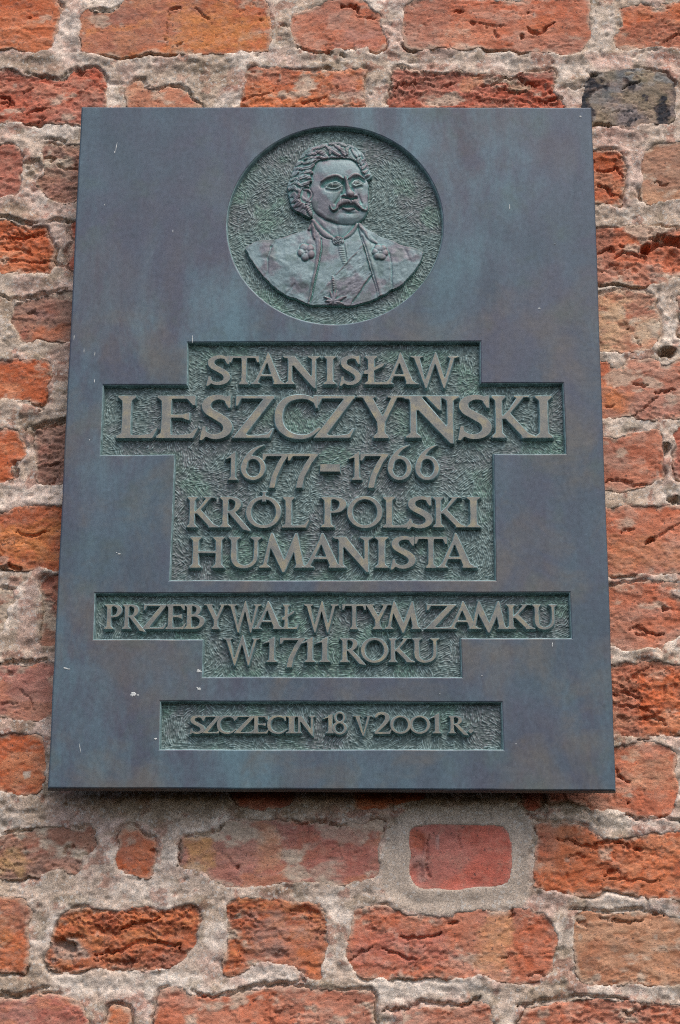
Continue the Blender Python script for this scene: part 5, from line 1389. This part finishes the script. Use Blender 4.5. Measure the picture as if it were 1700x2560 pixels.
# --- ear and hair
hair = 5.8 + 3.0 * sm(0, 70, dh) + 0.6 * fbm(RX * 90, RZ * 90, 3, 915) + 0.25 * np.sin((U * 0.5 + Vv * 0.9 + 14 * vnoise(RX * 60, RZ * 60, 931)) * 0.55)
curls = np.zeros(U.shape); groove = np.zeros(U.shape)
for L, w in [(((690, 200), (750, 260), (745, 330)), 26), (((830, 190), (880, 215), (900, 260)), 26), (((720, 250), (790, 295), (900, 350)), 24), (((930, 250), (945, 300), (970, 345)), 26), (((1040, 215), (1010, 270), (1010, 340)), 25),
             (((1085, 260), (1130, 310), (1160, 375)), 26), (((1150, 250), (1190, 300), (1200, 350)), 25), (((1210, 390), (1185, 420), (1180, 450)), 24), (((1265, 410), (1240, 440), (1225, 480)), 24), (((1300, 490), (1260, 520), (1240, 545)), 24),
             (((1325, 560), (1290, 590), (1260, 600)), 24), (((1345, 630), (1310, 655), (1280, 660)), 24), (((540, 290), (630, 305), (700, 370)), 32), (((420, 340), (480, 320), (540, 335)), 26), (((560, 375), (640, 385), (715, 385)), 20),
             (((370, 320), (430, 285), (480, 275)), 26), (((370, 400), (470, 395), (570, 385)), 24), (((350, 465), (440, 450), (530, 420)), 24), (((360, 550), (440, 535), (505, 490)), 28), (((240, 490), (280, 450), (330, 440)), 26),
             (((220, 560), (280, 545), (340, 560)), 26), (((370, 620), (420, 600), (480, 610)), 24), (((175, 650), (220, 610), (270, 600)), 28), (((290, 710), (360, 670), (450, 690)), 28), (((170, 720), (220, 700), (280, 730)), 26),
             (((150, 790), (240, 765), (300, 795), (400, 765), (490, 740)), 24), (((120, 860), (190, 830), (250, 870)), 32), (((150, 950), (210, 930), (230, 1000)), 30), (((265, 850), (300, 930), (255, 990)), 24), (((180, 1040), (240, 1020), (300, 1050)), 28),
             (((220, 1110), (290, 1080), (330, 1120), (280, 1170)), 32), (((350, 1130), (420, 1160), (470, 1230)), 34), (((260, 1190), (340, 1180), (390, 1240)), 24), (((590, 230), (640, 200), (690, 180)), 28), (((480, 260), (540, 225), (600, 220)), 24),
             (((740, 165), (800, 155), (850, 150)), 24), (((880, 150), (940, 170), (990, 200)), 26), (((1010, 180), (1060, 200), (1110, 230)), 24), (((1230, 290), (1260, 350), (1290, 400)), 22), (((300, 380), (340, 350), (370, 330)), 22)]:
    a, b = tube(hv(*L), [w * .36] + [w * .60] * (len(L) - 2) + [w * .40], 2.2)
    curls = np.maximum(curls, a)
    groove = np.maximum(groove, np.exp(-((b - 1.15) / 0.16) ** 2))
hair = hair + 0.6 * curls - 0.45 * groove * (curls < 0.3)
a, be = tube(hv((350, 855), (420, 862), (470, 900), (465, 960), (430, 1010), (395, 1035)), [7, 10, 11, 10, 10, 7], 1.0)
a2, be2 = tube(hv((330, 870), (315, 930), (350, 985), (390, 1010)), [6, 9, 9, 7], 0.6)
ear = 6.6 + np.maximum(a, a2) + hb(425, 925, 22, 40, -3.2) + hb(450, 1050, 40, 26, 1.4)
(ex_, ey_), = hv((400, 945))
de = 1 - np.hypot((U - ex_) / 42, (Vv - ey_) / 58)

# --- put together: 0 nothing, 1 face and neck, 2 hair, 3 coat, 4 sash, 5 moustache, 6 and 7 rosettes, 8 brooch, 9 star, 10 shirt collar, 11 shirt, 12 ear
ID = np.zeros(U.shape, int); HH = np.zeros(U.shape)
def put(mask, h, k):
    HH[mask] = h[mask]; ID[mask] = k
put(dc > 0, body, 3)
put((dc > 0) & (ds > 0), body, 11)
put((dc > 0) & (dq > 0) & (ds > 0), body, 4)
put((dn > 0) & (neck > 0), neck, 1)
put((b1 < 1), col1, 10); put((b2 < 1), col2, 10)
put((dc > 0) & (star > 0.15), body + star, 9)
put((dc > 0) & (ros1 > 0.1), body + ros1, 6)
put((dc > 0) & (ros2 > 0.1), body + ros2, 7)
put(brd < 40, 7.6 + bro, 8)
put((dh > 0) & (df < 0), hair, 2)
put(df > 0, face, 1)
put((dh > 0) & (curls > 0.4) & (df < 16) & (Vv < 420), hair, 2)
put((de > 0), np.maximum(ear, 5), 12)
mm_ = (np.minimum(mb1, mb2) < 1) & ((df > -6))
HH[mm_] = np.where(df > 0, face, 6.0)[mm_] + mou[mm_]; ID[mm_] = 5
inside_all = ID > 0
def blur(A, k):
    for ax in (0, 1):
        P = np.pad(A, [(k + 1, k) if i == ax else (0, 0) for i in (0, 1)], mode='edge')
        S = np.cumsum(P, axis=ax)
        n = A.shape[ax]
        A = (np.take(S, range(2 * k + 1, 2 * k + 1 + n), ax) - np.take(S, range(0, n), ax)) / (2 * k + 1)
    return A
soft = blur(HH, 1)
solid = blur(inside_all.astype(float), 1)
HH2 = np.where(inside_all & (solid > 0.999), 0.55 * HH + 0.45 * soft, HH)
HH2 = HH2 + np.where(inside_all & (solid > 0.999), 0.45 * (HH2 - blur(blur(HH2, 2), 2)) + 0.25 * (HH2 - blur(blur(HH2, 6), 5)), 0).clip(-1.6, 1.6) * (blur(inside_all.astype(float), 6) > 0.98)
# crevices keep green corrosion, rubbed heights show the brown metal
rel = HH2 - blur(blur(np.where(inside_all, HH2, 6), 4), 4)
base = mixc(np.broadcast_to(srgb(120, 140, 142), U.shape + (3,)), srgb(112, 104, 112), sm(-0.2, 0.5, fbm(RX * 45, RZ * 45, 4, 920)) * 0.75)
base = mixc(base, srgb(116, 104, 106), sm(0.1, 0.9, rel) * 0.75)
base = mixc(base, srgb(96, 160, 150), sm(-0.25, -1.3, rel) * 0.65)
base = mixc(base, srgb(74, 98, 90), sm(0.2, 0.6, fbm(RX * 70, RZ * 70, 4, 921)) * 0.4)
lids = np.zeros(U.shape)
for L in (((688, 852), (740, 795), (815, 755), (885, 765), (948, 806)), ((700, 852), (790, 862), (880, 850), (944, 810)), ((1070, 785), (1115, 735), (1180, 720), (1262, 772)), ((1080, 795), (1150, 824), (1245, 792))):
    d_, _ = line_dist(U, Vv, hv(*L)); lids = np.maximum(lids, 1 - sm(2.5, 7, d_))
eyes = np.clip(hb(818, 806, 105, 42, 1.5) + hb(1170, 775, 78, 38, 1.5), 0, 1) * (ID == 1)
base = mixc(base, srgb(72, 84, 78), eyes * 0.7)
base = mixc(base, srgb(172, 192, 188), lids * (ID == 1) * 0.9)
# skirt: two rings of vertices outside the outline drop to the ground
def grow(M):
    G_ = M.copy()
    G_[1:] |= M[:-1]; G_[:-1] |= M[1:]; G_[:, 1:] |= M[:, :-1]; G_[:, :-1] |= M[:, 1:]
    return G_
def grow_id(I):
    J = I.copy()
    for sh, axx in ((1, 0), (-1, 0), (1, 1), (-1, 1)):
        R_ = np.roll(I, sh, axx)
        J = np.where((J == 0) & (R_ > 0), R_, J)
    return J
g1 = grow(inside_all); g2 = grow(g1)
ID2 = grow_id(grow_id(ID))
Hs = np.where(inside_all, HH2, np.where(g1, 2.5, -0.6))
Yr = FLOOR - Hs * MM

def part_mesh(name, k_set):
    cell = np.isin(ID2[:-1, :-1], list(k_set)) & g2[:-1, :-1] & g2[1:, :-1] & g2[:-1, 1:] & g2[1:, 1:]
    n, m = RX.shape
    idx = np.arange(n * m).reshape(n, m)
    F = np.stack([idx[:-1, :-1][cell], idx[:-1, 1:][cell], idx[1:, 1:][cell], idx[1:, :-1][cell]], 1)
    used = np.zeros(n * m, bool); used[F.ravel()] = True
    remap = np.cumsum(used) - 1
    V = np.stack([RX.ravel(), Yr.ravel(), RZ.ravel()], 1)[used]
    me = mesh_from(name, V, remap[F].ravel(), 4, base.reshape(-1, 3)[used])
    return me, V.mean(0)

me, c0 = part_mesh('portrait_bust', {1, 12})
bust = link('portrait_bust', me, RELIEF, plaque, (float(c0[0]), FLOOR, float(c0[2])))
bust['label'] = 'relief portrait bust of a man with curly hair and moustache in a coat with rosettes'
for nm, ks in (('hair', {2}), ('coat', {3}), ('shirt', {11}), ('sash', {4}), ('moustache', {5}), ('rosette', {6}), ('rosette', {7}), ('brooch', {8}), ('star_badge', {9}), ('shirt_collar', {10})):
    me, c = part_mesh(nm, ks)
    link(nm, me, RELIEF, bust, (float(c[0]), FLOOR, float(c[2])))

# ------------------------------------------------------------------ dried droppings and scratches on the plate
rd = random.Random(5)
def splat(px, py, rx, ry, rot=0):
    cx, cz = at(px, py, FRONT)
    n = 14
    ring_ = []
    for k in range(n):
        t = 2 * PI * k / n
        r = rd.uniform(.72, 1.15)
        a, b = rx * r * math.cos(t) * 0.00052, ry * r * math.sin(t) * 0.00052
        c, s = math.cos(rot), math.sin(rot)
        ring_.append((float(cx) + a * c - b * s, float(cz) + a * s + b * c))
    V = [(x, FRONT + 0.0002, z) for x, z in ring_] + [(float(cx) + (x - float(cx)) * .7, FRONT - 0.0004, float(cz) + (z - float(cz)) * .7) for x, z in ring_] + [(float(cx), FRONT - 0.0005, float(cz))]
    F = [(k, (k + 1) % n, n + (k + 1) % n, n + k) for k in range(n)] + [(n + k, n + (k + 1) % n, 2 * n) for k in range(n)]
    me = bpy.data.meshes.new('dried_dropping'); me.from_pydata(V, [], F)
    link('dried_dropping', me, DROP, plaque, (float(cx), FRONT, float(cz)))
for s in [(333, 1736, 8, 6), (345, 1738, 3, 2.5), (497.5, 1722.5, 5.5, 3.6), (493, 1719, 3, 2), (497, 1678, 6.5, 5), (389, 1847, 4, 2.5), (164, 1671, 7, 2.2, -.2), (172, 1673, 4, 1.5),
          (481, 848, 1.2, 11), (291, 366, 1.1, 14, -.12), (287, 380, 1.6, 4), (1274, 518, 1.3, 9), (1348, 771, 4, 2), (185, 844, 1, 9), (210, 878, 1.1, 7), (236, 953, 1.3, 6), (237, 885, .9, 8), (432, 578, 1.2, 5),
          (1451, 291, 4, 2.5), (298, 1385, 4, 2), (292, 1382, 2, 1.5), (200, 1870, .9, 14, .2), (1381, 1612, 1.4, 7), (820, 1688, 3, 1), (1205, 1690, 3, 1.2), (224, 1100, 1.2, 3), (262, 512, 1.6, 3), (1387, 610, 2, 1.2), (1290, 1860, 2, 1.5), (1100, 1735, 2, 1.3)]:
    splat(*s)
print('portrait', round(time.time() - T0, 1), 's')
